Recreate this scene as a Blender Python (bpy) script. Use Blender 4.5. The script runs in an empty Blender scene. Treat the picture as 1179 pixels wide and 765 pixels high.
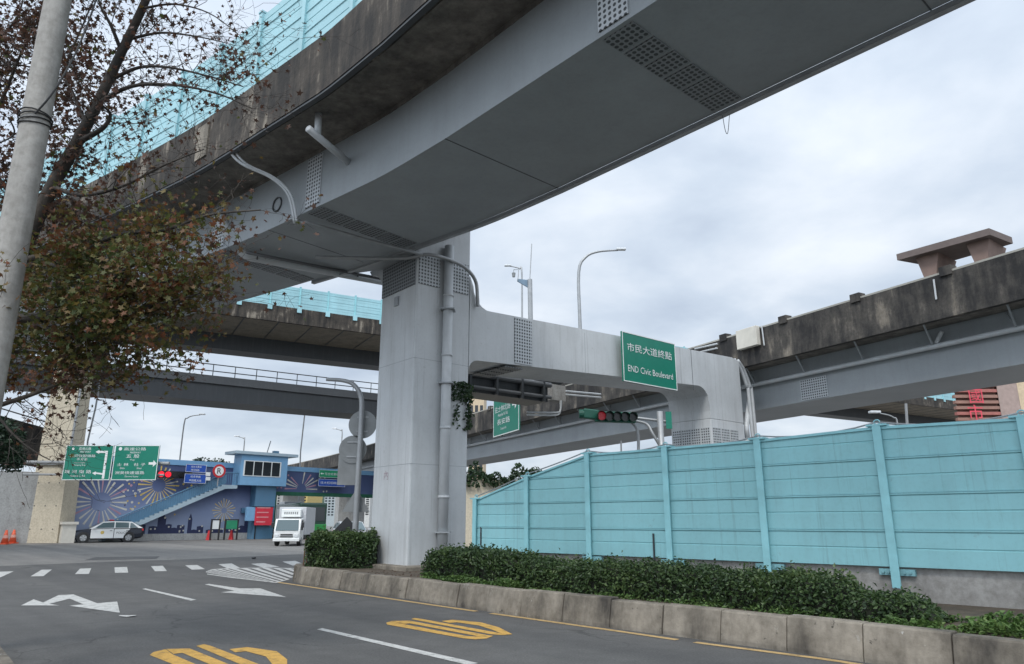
import bpy, math, random
from mathutils import Vector, Matrix, Quaternion
V = Vector
R = math.radians
random.seed(7)
S = bpy.context.scene
COL = S.collection
# ------------------------------------------------------------------ camera
EYE = 1.6
FPX = 820.0                                 # focal length for a frame 1179 wide
PITCH = math.atan((600 - 382.5) / FPX)
cam_d = bpy.data.cameras.new('camera')
cam_d.sensor_width = 36.0
cam_d.lens = 36.0 * FPX / 1179.0
cam_d.clip_end = 5000
cam = bpy.data.objects.new('camera', cam_d)
COL.objects.link(cam)
cam.location = (0, 0, EYE)
cam.rotation_euler = (math.pi / 2 + PITCH, 0, 0)
S.camera = cam
# ------------------------------------------------------------------ light
SUN_EL, SUN_AZ = 52.0, 200.0                # azimuth clockwise from +Y: behind the camera
SUN_STRENGTH = 1.5
SKY_NISHITA = 0.10
EXPOSURE = 0.28
sd = bpy.data.lights.new('sun', 'SUN')
sd.energy = SUN_STRENGTH
sd.angle = R(16)
sd.color = (1.0, 0.96, 0.9)
so = bpy.data.objects.new('sun', sd)
COL.objects.link(so)
_sv = V((math.sin(R(SUN_AZ)) * math.cos(R(SUN_EL)), math.cos(R(SUN_AZ)) * math.cos(R(SUN_EL)), math.sin(R(SUN_EL))))
so.rotation_euler = (-_sv).to_track_quat('-Z', 'Y').to_euler()
so.location = (0, 0, 60)
wd = bpy.data.worlds.new('World')
S.world = wd
wd.use_nodes = True
nt = wd.node_tree
for n in list(nt.nodes):
    nt.nodes.remove(n)
def wn(t, **k):
    n = nt.nodes.new(t)
    for a, v in k.items():
        setattr(n, a, v)
    return n
L = nt.links.new
out = wn('ShaderNodeOutputWorld')
sky = wn('ShaderNodeTexSky', sky_type='NISHITA', sun_disc=False)
sky.sun_elevation = R(SUN_EL)
sky.sun_rotation = R(SUN_AZ)
bg1 = wn('ShaderNodeBackground'); bg1.inputs['Strength'].default_value = SKY_NISHITA
L(sky.outputs[0], bg1.inputs['Color'])
tc = wn('ShaderNodeTexCoord')
sep = wn('ShaderNodeSeparateXYZ'); L(tc.outputs['Generated'], sep.inputs[0])
def wmath(op, a, b=None, clamp=False):
    n = wn('ShaderNodeMath', operation=op); n.use_clamp = clamp
    for i, x in enumerate((a, b)):
        if x is None: continue
        if isinstance(x, (int, float)): n.inputs[i].default_value = x
        else: L(x, n.inputs[i])
    return n.outputs[0]
zc = wmath('MAXIMUM', sep.outputs[2], 0.0)
den = wmath('ADD', zc, 0.22)
cx = wmath('DIVIDE', sep.outputs[0], den)
cy = wmath('DIVIDE', sep.outputs[1], den)
cmb = wn('ShaderNodeCombineXYZ'); L(cx, cmb.inputs[0]); L(cy, cmb.inputs[1])
no1 = wn('ShaderNodeTexNoise'); no1.inputs['Scale'].default_value = 2.0; no1.inputs['Detail'].default_value = 7; no1.inputs['Roughness'].default_value = 0.52
no1.inputs['Distortion'].default_value = 0.15
L(cmb.outputs[0], no1.inputs['Vector'])
no2 = wn('ShaderNodeTexNoise'); no2.inputs['Scale'].default_value = 0.8; no2.inputs['Detail'].default_value = 3
L(cmb.outputs[0], no2.inputs['Vector'])
nmix = wmath('ADD', wmath('MULTIPLY', no1.outputs[0], 0.62), wmath('MULTIPLY', no2.outputs[0], 0.38))
rmp = wn('ShaderNodeValToRGB'); L(nmix, rmp.inputs[0])
cr = rmp.color_ramp
cr.elements[0].position = 0.37; cr.elements[0].color = (0.41, 0.475, 0.575, 1)
cr.elements[1].position = 0.62; cr.elements[1].color = (0.74, 0.785, 0.84, 1)
e = cr.elements.new(0.48); e.color = (0.535, 0.605, 0.695, 1)
# overcast sky: brighter to the zenith and round the veiled sun
sund = wn('ShaderNodeVectorMath', operation='DOT_PRODUCT'); L(tc.outputs['Generated'], sund.inputs[0]); sund.inputs[1].default_value = _sv
glow = wmath('POWER', wmath('MAXIMUM', wmath('MULTIPLY', wmath('ADD', sund.outputs['Value'], 1.0), 0.5), 0.0), 3.0)
grad = wmath('ADD', wmath('MULTIPLY', zc, 0.25), 0.95)
gain = wmath('ADD', grad, wmath('MULTIPLY', glow, 1.7))
bg2 = wn('ShaderNodeBackground'); L(rmp.outputs[0], bg2.inputs['Color']); L(gain, bg2.inputs['Strength'])
mx = wn('ShaderNodeMixShader'); mx.inputs[0].default_value = 0.88
L(bg1.outputs[0], mx.inputs[1]); L(bg2.outputs[0], mx.inputs[2]); L(mx.outputs[0], out.inputs[0])
vs = S.view_settings
vs.view_transform = 'Standard'; vs.look = 'None'; vs.gamma = 1; vs.use_curve_mapping = False
vs.exposure = EXPOSURE
S.render.engine = 'CYCLES'
S.render.resolution_x = 1024; S.render.resolution_y = 664
S.cycles.max_bounces = 6

# ------------------------------------------------------------------ survey helpers
_c, _s = math.cos(PITCH), math.sin(PITCH)
O = V((0, 0, EYE))
def ray(px, py):
    X = (px - 589.5) / FPX; Y = -(py - 382.5) / FPX
    return V((X, _c - _s * Y, _s + _c * Y))
def atz(px, py, z=0.0):
    r = ray(px, py); return O + r * ((z - EYE) / r.z)
def aty(px, py, y):
    r = ray(px, py); return O + r * (y / r.y)
def onpl(px, py, p, n):
    r = ray(px, py); return O + r * ((p - O).dot(n) / r.dot(n))
def azv(d): return V((math.sin(R(d)), math.cos(R(d)), 0))
UP = V((0, 0, 1))

# ------------------------------------------------------------------ mesh builder
def tag(o, label=None, cat=None, group=None, kind=None):
    if label: o['label'] = label
    if cat: o['category'] = cat
    if group: o['group'] = group
    if kind: o['kind'] = kind
    return o
def thing(name, loc, label, cat, group=None, rot=None):
    o = bpy.data.objects.new(name, None); COL.objects.link(o)
    o.location = loc; o.empty_display_size = 0.2
    if rot is not None: o.rotation_euler = (0, 0, rot)
    return tag(o, label, cat, group)
def wmat(o):
    m = Matrix.Translation(o.location) @ o.rotation_euler.to_matrix().to_4x4()
    if o.parent: m = wmat(o.parent) @ o.matrix_parent_inverse @ m
    return m
class MB:
    def __init__(s):
        s.v = []; s.f = []; s.mi = []; s.m = 0
    def add(s, vs, fs):
        b = len(s.v); s.v += [V(x) for x in vs]
        for f in fs: s.f.append([b + i for i in f]); s.mi.append(s.m)
        return s
    def box(s, o, X, Y, Z):
        o, X, Y, Z = V(o), V(X), V(Y), V(Z)
        p = [o, o + X, o + X + Y, o + Y]; p += [q + Z for q in p]
        fs = [(0, 3, 2, 1), (4, 5, 6, 7), (0, 1, 5, 4), (1, 2, 6, 5), (2, 3, 7, 6), (3, 0, 4, 7)]
        if X.cross(Y).dot(Z) < 0: fs = [f[::-1] for f in fs]
        return s.add(p, fs)
    def cbox(s, c, sx, sy, sz):            # centred, axis aligned
        return s.box(V(c) - V((sx, sy, sz)) / 2, (sx, 0, 0), (0, sy, 0), (0, 0, sz))
    def prism(s, poly, ext):
        poly = [V(p) for p in poly]; ext = V(ext); n = len(poly)
        nn = V((0, 0, 0))
        for i in range(n): nn += poly[i].cross(poly[(i + 1) % n])
        if nn.dot(ext) < 0: poly = poly[::-1]
        fs = [list(range(n))[::-1], [n + i for i in range(n)]]
        for i in range(n): j = (i + 1) % n; fs.append([i, j, n + j, n + i])
        return s.add(poly + [p + ext for p in poly], fs)
    def poly(s, pts):
        return s.add(pts, [list(range(len(pts)))])
    def tube(s, path, r, n=8, caps=True):
        path = [V(p) for p in path]; k = len(path)
        rs = r if isinstance(r, (list, tuple)) else [r] * k
        t = [(path[min(i + 1, k - 1)] - path[max(i - 1, 0)]).normalized() for i in range(k)]
        x = t[0].orthogonal().normalized(); vs = []; fs = []
        for i in range(k):
            if i:
                q = t[i - 1].rotation_difference(t[i]); x = (q @ x).normalized()
            y = t[i].cross(x)
            for j in range(n):
                a = 2 * math.pi * j / n
                vs.append(path[i] + (x * math.cos(a) + y * math.sin(a)) * rs[i])
        for i in range(k - 1):
            for j in range(n):
                a, b = i * n + j, i * n + (j + 1) % n
                fs.append((a, b, b + n, a + n))
        if caps:
            fs.append(list(range(n))[::-1]); fs.append([(k - 1) * n + j for j in range(n)])
        return s.add(vs, fs)
    def cyl(s, p0, p1, r0, r1=None, n=16):
        return s.tube([p0, p1], [r0, r0 if r1 is None else r1], n)
    def sweep(s, path, prof, caps=True):
        """path: plan points (V), prof: (offset to the right of travel, z) closed polygon"""
        k = len(path); n = len(prof); vs = []; fs = []
        for i in range(k):
            t = (path[min(i + 1, k - 1)] - path[max(i - 1, 0)]); t.z = 0; t.normalize()
            r = V((t.y, -t.x, 0))
            for (o, z) in prof: vs.append(path[i] + r * o + UP * z)
        ar = sum(prof[i][0] * prof[(i + 1) % n][1] - prof[(i + 1) % n][0] * prof[i][1] for i in range(n))
        for i in range(k - 1):
            for j in range(n):
                a, b = i * n + j, i * n + (j + 1) % n
                f = (a, b, b + n, a + n)
                fs.append(f[::-1] if ar > 0 else f)
        if caps:
            c0 = list(range(n)); c1 = [(k - 1) * n + j for j in range(n)]
            fs.append(c0 if ar > 0 else c0[::-1]); fs.append(c1[::-1] if ar > 0 else c1)
        return s.add(vs, fs)
    def text(s, txt, o, u, v, h, width=None, align='C', off=0.004):
        vs, fs, w, hh = glyphs(txt)
        u, v = V(u).normalized(), V(v).normalized(); n = u.cross(v)
        k = h; kx = k if not width else (width / w if w else k)
        if width and align == 'fit<' and w * k < width: kx = k
        x0 = {'C': -w / 2, 'L': 0, 'R': -w}.get(align, -w / 2)
        return s.add([V(o) + u * ((p[0] + x0) * kx) + v * (p[1] * k) + n * off for p in vs], fs)
    def build(s, name, mat, parent=None, local=False, smooth=False, bevel=0, label=None):
        me = bpy.data.meshes.new(name)
        me.from_pydata([tuple(p) for p in s.v], [], s.f)
        for m in (mat if isinstance(mat, (list, tuple)) else [mat]): me.materials.append(m)
        if any(s.mi): me.polygons.foreach_set('material_index', s.mi)
        if smooth: me.polygons.foreach_set('use_smooth', [True] * len(me.polygons))
        me.update()
        o = bpy.data.objects.new(name, me); COL.objects.link(o)
        if parent:
            o.parent = parent
            if not local: o.matrix_parent_inverse = wmat(parent).inverted()
        if bevel:
            b = o.modifiers.new('bevel', 'BEVEL'); b.width = bevel; b.segments = 2; b.limit_method = 'ANGLE'; b.angle_limit = R(40)
        if label: o['label'] = label
        return o
_gl = {}
def glyphs(txt):
    if txt in _gl: return _gl[txt]
    cu = bpy.data.curves.new('lettering', 'FONT'); cu.body = txt; cu.size = 1.0; cu.resolution_u = 2
    ob = bpy.data.objects.new('lettering', cu); COL.objects.link(ob)
    dg = bpy.context.evaluated_depsgraph_get(); dg.update()
    me = bpy.data.meshes.new_from_object(ob.evaluated_get(dg))
    vs = [v.co.copy() for v in me.vertices]; fs = [list(p.vertices) for p in me.polygons]
    bpy.data.objects.remove(ob); bpy.data.curves.remove(cu); bpy.data.meshes.remove(me)
    if vs:
        x0 = min(v.x for v in vs); x1 = max(v.x for v in vs); y0 = min(v.y for v in vs); y1 = max(v.y for v in vs)
        hh = y1 - y0
        vs = [((v.x - x0) / hh, (v.y - y0) / hh) for v in vs]; w = (x1 - x0) / hh
    else: w = hh = 1
    # normals must face +z
    fx = []
    for f in fs:
        a = 0
        for i in range(len(f)):
            p, q = vs[f[i]], vs[f[(i + 1) % len(f)]]; a += p[0] * q[1] - q[0] * p[1]
        fx.append(f if a >= 0 else f[::-1])
    _gl[txt] = (vs, fx, w, hh); return _gl[txt]

# ------------------------------------------------------------------ materials
_M = {}
def newmat(name):
    m = bpy.data.materials.new(name); m.use_nodes = True
    nt = m.node_tree; b = nt.nodes['Principled BSDF']
    return m, nt, b
def N(nt, t, **k):
    n = nt.nodes.new(t)
    for a, v in k.items(): setattr(n, a, v)
    return n
def noise(nt, vec, scale, detail=4, rough=0.55, sx=None):
    if sx is not None:
        mp = N(nt, 'ShaderNodeMapping'); mp.inputs['Scale'].default_value = sx
        nt.links.new(vec, mp.inputs[0]); vec = mp.outputs[0]
    n = N(nt, 'ShaderNodeTexNoise'); n.inputs['Scale'].default_value = scale
    n.inputs['Detail'].default_value = detail; n.inputs['Roughness'].default_value = rough
    nt.links.new(vec, n.inputs['Vector']); return n.outputs[0]
def ramp(nt, f, stops):
    r = N(nt, 'ShaderNodeValToRGB'); nt.links.new(f, r.inputs[0]); e = r.color_ramp.elements
    while len(e) > len(stops): e.remove(e[-1])
    while len(e) < len(stops): e.new(0.5)
    for x, (p, c) in zip(e, stops):
        x.position = p; x.color = (*c, 1) if len(c) == 3 else c
    return r.outputs[0]
def mixc(nt, f, a, b, mode='MIX'):
    m = N(nt, 'ShaderNodeMix', data_type='RGBA', blend_type=mode)
    for i, x in ((0, f), (6, a), (7, b)):
        if isinstance(x, (int, float)): m.inputs[i].default_value = x
        elif isinstance(x, tuple): m.inputs[i].default_value = (*x, 1)
        else: nt.links.new(x, m.inputs[i])
    return m.outputs[2]
def bump(nt, b, h, st=0.3, dist=0.02):
    n = N(nt, 'ShaderNodeBump'); n.inputs['Strength'].default_value = st; n.inputs['Distance'].default_value = dist
    nt.links.new(h, n.inputs['Height']); nt.links.new(n.outputs[0], b.inputs['Normal'])
def plain(name, col, rough=0.5, metal=0, var=0.12, scale=3.0, emit=0, alpha=None):
    m, nt, b = newmat(name)
    tcn = N(nt, 'ShaderNodeTexCoord').outputs['Object']
    f = noise(nt, tcn, scale, 5)
    c = ramp(nt, f, [(0.3, tuple(x * (1 - var) for x in col)), (0.7, tuple(min(1, x * (1 + var)) for x in col))])
    nt.links.new(c, b.inputs['Base Color'])
    b.inputs['Roughness'].default_value = rough; b.inputs['Metallic'].default_value = metal
    if emit:
        b.inputs['Emission Color'].default_value = (*col, 1); b.inputs['Emission Strength'].default_value = emit
    return m
def painted(name, col, grime=(0.2, 0.2, 0.19), amt=0.25, rough=0.45, streak=6.0, wear=False):
    """painted steel / rendered concrete with faint rain streaks, blotches and dirt"""
    m, nt, b = newmat(name)
    tcn = N(nt, 'ShaderNodeTexCoord').outputs['Object']
    f1 = noise(nt, tcn, 1.0, 6, 0.6, (streak, streak, 0.35))
    f2 = noise(nt, tcn, 0.55, 5, 0.6)
    f3 = noise(nt, tcn, 14, 4, 0.6)
    a = ramp(nt, f1, [(0.48, (0, 0, 0)), (0.75, (1, 1, 1))])
    c = mixc(nt, a, col, tuple(x * 0.6 + g * 0.4 for x, g in zip(col, grime)))
    c2 = mixc(nt, amt, col, c)
    bl = ramp(nt, f2, [(0.3, (0.86, 0.86, 0.86)), (0.7, (1.06, 1.06, 1.06))])
    c3 = mixc(nt, 1.0, c2, bl, 'MULTIPLY')
    sp = ramp(nt, f3, [(0.25, (0.93, 0.93, 0.92)), (0.5, (1, 1, 1))])
    c4 = mixc(nt, 1.0, c3, sp, 'MULTIPLY')
    oi = N(nt, 'ShaderNodeObjectInfo')
    c4 = mixc(nt, 1.0, c4, ramp(nt, oi.outputs['Random'], [(0.0, (0.93, 0.94, 0.94)), (1.0, (1.05, 1.04, 1.04))]), 'MULTIPLY')
    if wear:                        # scuffs, and splash dirt along the foot
        f5 = noise(nt, tcn, 2.6, 9, 0.78); f6 = noise(nt, tcn, 1.0, 7, 0.7, (9, 9, 0.25))
        c4 = mixc(nt, ramp(nt, f5, [(0.30, (0.55, 0.55, 0.55)), (0.37, (0, 0, 0))]), c4, grime)
        c4 = mixc(nt, ramp(nt, f6, [(0.57, (0, 0, 0)), (0.72, (0.45, 0.45, 0.45))]), c4, tuple(x * .55 for x in grime))
    nt.links.new(c4, b.inputs['Base Color']); b.inputs['Roughness'].default_value = rough
    bump(nt, b, f3, 0.08, 0.01)
    return m
def weathered(name, light, dark, stain, bias=0.5, streak=2.5, steep=1.0, flecks=False):
    """old concrete: black algae runs down the face, pale runs between"""
    m, nt, b = newmat(name)
    tcn = N(nt, 'ShaderNodeTexCoord').outputs['Object']
    f1 = noise(nt, tcn, 1.0, 8, 0.65, (streak, streak, 0.45))
    f2 = noise(nt, tcn, 0.8, 6, 0.6)
    f3 = noise(nt, tcn, 9, 6, 0.65)
    s = N(nt, 'ShaderNodeMath', operation='ADD'); nt.links.new(f1, s.inputs[0])
    q = N(nt, 'ShaderNodeMath', operation='MULTIPLY'); nt.links.new(f2, q.inputs[0]); q.inputs[1].default_value = 0.8
    nt.links.new(q.outputs[0], s.inputs[1])
    k = N(nt, 'ShaderNodeMath', operation='MULTIPLY'); nt.links.new(s.outputs[0], k.inputs[0]); k.inputs[1].default_value = 0.5555
    c = ramp(nt, k.outputs[0], [(bias - 0.14 * steep, stain), (bias, dark), (bias + 0.07 * steep, tuple((x + y) / 2 for x, y in zip(light, dark))), (bias + 0.16 * steep, light)])
    sp = ramp(nt, f3, [(0.25, (0.7, 0.69, 0.67)), (0.6, (1.05, 1.05, 1.05))])
    c = mixc(nt, 1.0, c, sp, 'MULTIPLY')
    if flecks:                      # flaked limewash and tar spots
        f4 = noise(nt, tcn, 3.2, 8, 0.75); f5 = noise(nt, tcn, 0.7, 2)
        m4 = ramp(nt, f4, [(0.60, (0, 0, 0)), (0.64, (1, 1, 1))]); m5 = ramp(nt, f5, [(0.52, (0, 0, 0)), (0.60, (1, 1, 1))])
        c = mixc(nt, mixc(nt, 1.0, m4, m5, 'MULTIPLY'), c, (0.42, 0.41, 0.38))
        m6 = ramp(nt, noise(nt, tcn, 5.5, 6, 0.7), [(0.31, (1, 1, 1)), (0.36, (0, 0, 0))])
        c = mixc(nt, m6, c, (0.03, 0.028, 0.025))
    nt.links.new(c, b.inputs['Base Color']); b.inputs['Roughness'].default_value = 0.9
    bump(nt, b, f3, 0.35, 0.03)
    return m
def asphalt(name, col, patch=0.15, tint=(1, 1, 1)):
    m, nt, b = newmat(name)
    tcn = N(nt, 'ShaderNodeTexCoord').outputs['Object']
    f1 = noise(nt, tcn, 0.25, 6, 0.6); f2 = noise(nt, tcn, 34, 5, 0.8); f3 = noise(nt, tcn, 2.2, 6, 0.65)
    rt = N(nt, 'ShaderNodeMapping'); rt.inputs['Rotation'].default_value = (0, 0, R(-42)); nt.links.new(tcn, rt.inputs[0])
    f4 = noise(nt, rt.outputs[0], 1.0, 4, 0.55, (0.85, 0.05, 1))          # wheel tracks along the lane
    f6 = noise(nt, tcn, 0.9, 7, 0.8)
    c = ramp(nt, f1, [(0.3, tuple(x * (1 - patch) for x in col)), (0.7, tuple(x * (1 + patch) for x in col))])
    g = ramp(nt, f2, [(0.3, (0.55, 0.55, 0.55)), (0.52, (1, 1, 1)), (0.72, (1.75, 1.75, 1.72))])
    c = mixc(nt, 0.8, c, g, 'MULTIPLY')
    w = ramp(nt, f3, [(0.3, (0.85, 0.85, 0.85)), (0.7, (1.12, 1.12, 1.12))])
    c = mixc(nt, 1.0, c, w, 'MULTIPLY')
    tr_ = ramp(nt, f4, [(0.36, (0.84, 0.84, 0.85)), (0.5, (1, 1, 1)), (0.66, (1.16, 1.15, 1.13))])
    c = mixc(nt, 1.0, c, tr_, 'MULTIPLY')
    vo = N(nt, 'ShaderNodeTexVoronoi', feature='DISTANCE_TO_EDGE'); vo.inputs['Scale'].default_value = 0.42
    wv = N(nt, 'ShaderNodeVectorMath', operation='MULTIPLY_ADD'); nz = N(nt, 'ShaderNodeTexNoise'); nz.inputs['Scale'].default_value = 1.3; nz.inputs['Detail'].default_value = 6
    nt.links.new(tcn, nz.inputs['Vector']); nt.links.new(nz.outputs['Color'], wv.inputs[0]); wv.inputs[1].default_value = (1.1, 1.1, 0); nt.links.new(tcn, wv.inputs[2]); nt.links.new(wv.outputs[0], vo.inputs['Vector'])
    ck = ramp(nt, vo.outputs['Distance'], [(0.003, (1, 1, 1)), (0.009, (0, 0, 0))])
    ck = mixc(nt, 1.0, ck, ramp(nt, f1, [(0.48, (0, 0, 0)), (0.56, (0.75, 0.75, 0.75))]), 'MULTIPLY')
    c = mixc(nt, ck, c, tuple(x * 0.45 for x in col))
    oil = ramp(nt, f6, [(0.27, (0.62, 0.62, 0.62)), (0.33, (1, 1, 1))])
    c = mixc(nt, 1.0, c, oil, 'MULTIPLY')
    nt.links.new(c, b.inputs['Base Color']); b.inputs['Roughness'].default_value = 0.88
    bump(nt, b, f2, 0.35, 0.008)
    return m
def roadpaint(name, col, wear=0.42):
    m, nt, b = newmat(name)
    tcn = N(nt, 'ShaderNodeTexCoord').outputs['Object']
    f = noise(nt, tcn, 7, 8, 0.75); f2 = noise(nt, tcn, 50, 3, 0.7)
    c = ramp(nt, f, [(wear - 0.13, (0.11, 0.105, 0.10)), (wear - 0.04, tuple(x * 0.72 for x in col)), (wear + 0.08, col)])
    g = ramp(nt, f2, [(0.3, (0.72, 0.72, 0.72)), (0.55, (1, 1, 1))])
    c = mixc(nt, 0.8, c, g, 'MULTIPLY')
    nt.links.new(c, b.inputs['Base Color']); b.inputs['Roughness'].default_value = 0.8
    return m
def leafmat(name, stops, rough=0.55, trans=0.25):
    m, nt, b = newmat(name)
    g = N(nt, 'ShaderNodeNewGeometry')
    tcn = N(nt, 'ShaderNodeTexCoord').outputs['Object']
    f = noise(nt, tcn, 0.9, 3)
    s = N(nt, 'ShaderNodeMath', operation='MULTIPLY_ADD'); nt.links.new(f, s.inputs[0]); s.inputs[1].default_value = 1.1
    r2 = N(nt, 'ShaderNodeMath', operation='MULTIPLY_ADD'); nt.links.new(g.outputs['Random Per Island'], r2.inputs[0]); r2.inputs[1].default_value = 0.6; r2.inputs[2].default_value = -0.35
    nt.links.new(r2.outputs[0], s.inputs[2])
    c = ramp(nt, s.outputs[0], stops)
    nt.links.new(c, b.inputs['Base Color']); b.inputs['Roughness'].default_value = rough
    tr = N(nt, 'ShaderNodeBsdfTranslucent'); nt.links.new(c, tr.inputs[0])
    ms = N(nt, 'ShaderNodeMixShader'); ms.inputs[0].default_value = trans
    nt.links.new(b.outputs[0], ms.inputs[1]); nt.links.new(tr.outputs[0], ms.inputs[2])
    nt.links.new(ms.outputs[0], nt.nodes['Material Output'].inputs[0])
    return m
def perforated(name, col, hole, pitch=0.1, rad=0.36, bars=0.0):
    """plate with a regular grid of round holes, dark void behind; local x/y"""
    m, nt, b = newmat(name)
    tcn = N(nt, 'ShaderNodeTexCoord').outputs['Object']
    sc = N(nt, 'ShaderNodeVectorMath', operation='SCALE'); nt.links.new(tcn, sc.inputs[0]); sc.inputs['Scale'].default_value = 1 / pitch
    fr = N(nt, 'ShaderNodeVectorMath', operation='FRACTION'); nt.links.new(sc.outputs[0], fr.inputs[0])
    su = N(nt, 'ShaderNodeVectorMath', operation='SUBTRACT'); nt.links.new(fr.outputs[0], su.inputs[0]); su.inputs[1].default_value = (0.5, 0.5, 0.5)
    mu = N(nt, 'ShaderNodeVectorMath', operation='MULTIPLY'); nt.links.new(su.outputs[0], mu.inputs[0]); mu.inputs[1].default_value = (1, 1, 0)
    le = N(nt, 'ShaderNodeVectorMath', operation='LENGTH'); nt.links.new(mu.outputs[0], le.inputs[0])
    c = ramp(nt, le.outputs['Value'], [(rad - 0.02, hole), (rad + 0.02, col)])
    nt.links.new(c, b.inputs['Base Color']); b.inputs['Roughness'].default_value = 0.5
    return m
STEEL = painted('grey_steel_paint', (0.31, 0.335, 0.35), amt=0.4)
PIER = painted('pale_grey_pier_paint', (0.53, 0.553, 0.563), grime=(0.24, 0.235, 0.22), amt=0.6, streak=3.0, wear=True)
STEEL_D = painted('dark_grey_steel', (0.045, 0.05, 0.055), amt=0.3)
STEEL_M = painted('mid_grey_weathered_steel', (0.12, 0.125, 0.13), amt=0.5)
CONC = weathered('deck_concrete', (0.24, 0.225, 0.20), (0.15, 0.14, 0.125), (0.08, 0.075, 0.068))
PARA = weathered('algae_stained_parapet', (0.38, 0.335, 0.27), (0.065, 0.055, 0.045), (0.022, 0.02, 0.018), bias=0.56, streak=3.2, steep=0.9)
PARB = weathered('weathered_barrier_concrete', (0.27, 0.235, 0.19), (0.075, 0.068, 0.06), (0.024, 0.023, 0.023), bias=0.55, streak=2.0, steep=0.8)
BROWN = weathered('brown_soffit_panel', (0.27, 0.235, 0.185), (0.20, 0.175, 0.14), (0.13, 0.115, 0.095), bias=0.42)
TURQ = painted('turquoise_panel_paint', (0.28, 0.57, 0.61), grime=(0.20, 0.31, 0.33), amt=0.5, rough=0.6, streak=4, wear=True)
TURQ_D = plain('turquoise_post_paint', (0.27, 0.565, 0.61), 0.5)
TURQ_G = plain('dirty_turquoise', (0.20, 0.40, 0.43), 0.6, var=.3)
TURQ_L = painted('pale_turquoise_panel', (0.32, 0.56, 0.61), amt=0.3)
KERB = weathered('kerb_concrete', (0.265, 0.235, 0.192), (0.15, 0.132, 0.107), (0.045, 0.04, 0.034), bias=0.47, streak=1.8, steep=0.75, flecks=True)
WALLC = weathered('fence_base_concrete', (0.36, 0.35, 0.33), (0.26, 0.25, 0.235), (0.12, 0.115, 0.105), bias=0.42, streak=2.5)
GREYW = weathered('grey_retaining_wall', (0.42, 0.42, 0.41), (0.34, 0.34, 0.33), (0.2, 0.2, 0.19), bias=0.40)
BEIGE = weathered('beige_pier_concrete', (0.55, 0.49, 0.38), (0.50, 0.44, 0.34), (0.33, 0.28, 0.21), bias=0.36, streak=2)
ASPH = asphalt('dark_asphalt', (0.088, 0.087, 0.085))
ASPH_L = asphalt('worn_pale_asphalt', (0.175, 0.17, 0.162), 0.1)
ASPH_P = asphalt('asphalt_patch', (0.08, 0.08, 0.08))
WHITE_P = roadpaint('white_road_paint', (0.52, 0.52, 0.50), 0.46)
YEL_P = roadpaint('yellow_road_paint', (0.56, 0.33, 0.075), 0.45)
YEL_L = roadpaint('faded_yellow_edge_paint', (0.52, 0.36, 0.16), 0.44)
SOIL = weathered('planting_soil', (0.13, 0.10, 0.07), (0.09, 0.07, 0.05), (0.05, 0.04, 0.03))
PIPE = plain('white_pvc_pipe', (0.50, 0.52, 0.53), 0.45, var=0.08)
PIPE_D = plain('dark_pipe', (0.11, 0.115, 0.12), 0.5)
SIGN_G = plain('green_sign_sheet', (0.008, 0.185, 0.125), 0.4, var=0.06)
SIGN_B = plain('blue_sign_sheet', (0.012, 0.07, 0.36), 0.4, var=0.06)
SIGN_W = plain('white_sign_sheet', (0.72, 0.74, 0.73), 0.4, var=0.04)
SIGN_BACK = plain('galvanised_sign_back', (0.23, 0.24, 0.24), 0.5, 0.2)
RED = plain('red_paint', (0.50, 0.02, 0.025), 0.45)
REDBAN = plain('red_banner_cloth', (0.62, 0.035, 0.06), 0.6)
BLACK = plain('black_paint', (0.02, 0.02, 0.022), 0.4)
RUBBER = plain('tyre_rubber', (0.02, 0.02, 0.02), 0.8)
ALLOY = plain('alloy_wheel', (0.45, 0.46, 0.47), 0.35, 0.6)
GALV = plain('galvanised_pole', (0.33, 0.34, 0.345), 0.45, 0.4)
POLEC = weathered('concrete_utility_pole', (0.36, 0.345, 0.32), (0.27, 0.26, 0.24), (0.15, 0.145, 0.135), bias=0.45, streak=5)
BARK = weathered('dark_bark', (0.075, 0.062, 0.05), (0.04, 0.034, 0.029), (0.02, 0.018, 0.016), streak=6)
TWIG = plain('pale_twig', (0.10, 0.085, 0.07), 0.8)
GLASS = plain('dark_window_glass', (0.02, 0.025, 0.03), 0.08, var=0.02)
GLASS_L = plain('windscreen_glass', (0.10, 0.14, 0.15), 0.06, var=0.02)
CARW = plain('white_car_paint', (0.72, 0.73, 0.72), 0.3, var=0.03)
BOX_SHADE = plain('shaded_white_box_panel', (.52, .53, .55), .45, var=.05)  # white cargo box, greyed so its side's shading sits in the base colour
CARD = plain('dark_navy_car_paint', (0.018, 0.022, 0.032), 0.22, var=0.05)
SILVER = plain('silver_car_paint', (0.5, 0.51, 0.52), 0.3, 0.3, var=0.03)
SKYBLUE = painted('sky_blue_wall_paint', (0.20, 0.40, 0.62), amt=0.2)
STAIRB = painted('blue_stair_paint', (0.10, 0.22, 0.34), amt=0.2)
STAIRW = painted('pale_stair_edge', (0.36, 0.46, 0.52), amt=0.3)
GREENF = plain('dark_green_frame', (0.012, 0.11, 0.06), 0.5)
IVY = leafmat('ivy_leaves', [(0.2, (0.018, 0.04, 0.018)), (0.6, (0.03, 0.065, 0.025)), (0.9, (0.06, 0.10, 0.035))])
HEDGE = leafmat('hedge_leaves', [(0.15, (0.025, 0.05, 0.02)), (0.5, (0.048, 0.088, 0.028)), (0.8, (0.085, 0.135, 0.042)), (1.0, (0.15, 0.19, 0.07))], 0.5)
HCORE = plain('hedge_twigs', (0.014, 0.017, 0.009), 0.9, var=.4, scale=9)
COVER = leafmat('ground_cover_leaves', [(0.2, (0.05, 0.10, 0.025)), (0.55, (0.09, 0.17, 0.04)), (0.9, (0.16, 0.23, 0.07))])
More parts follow.
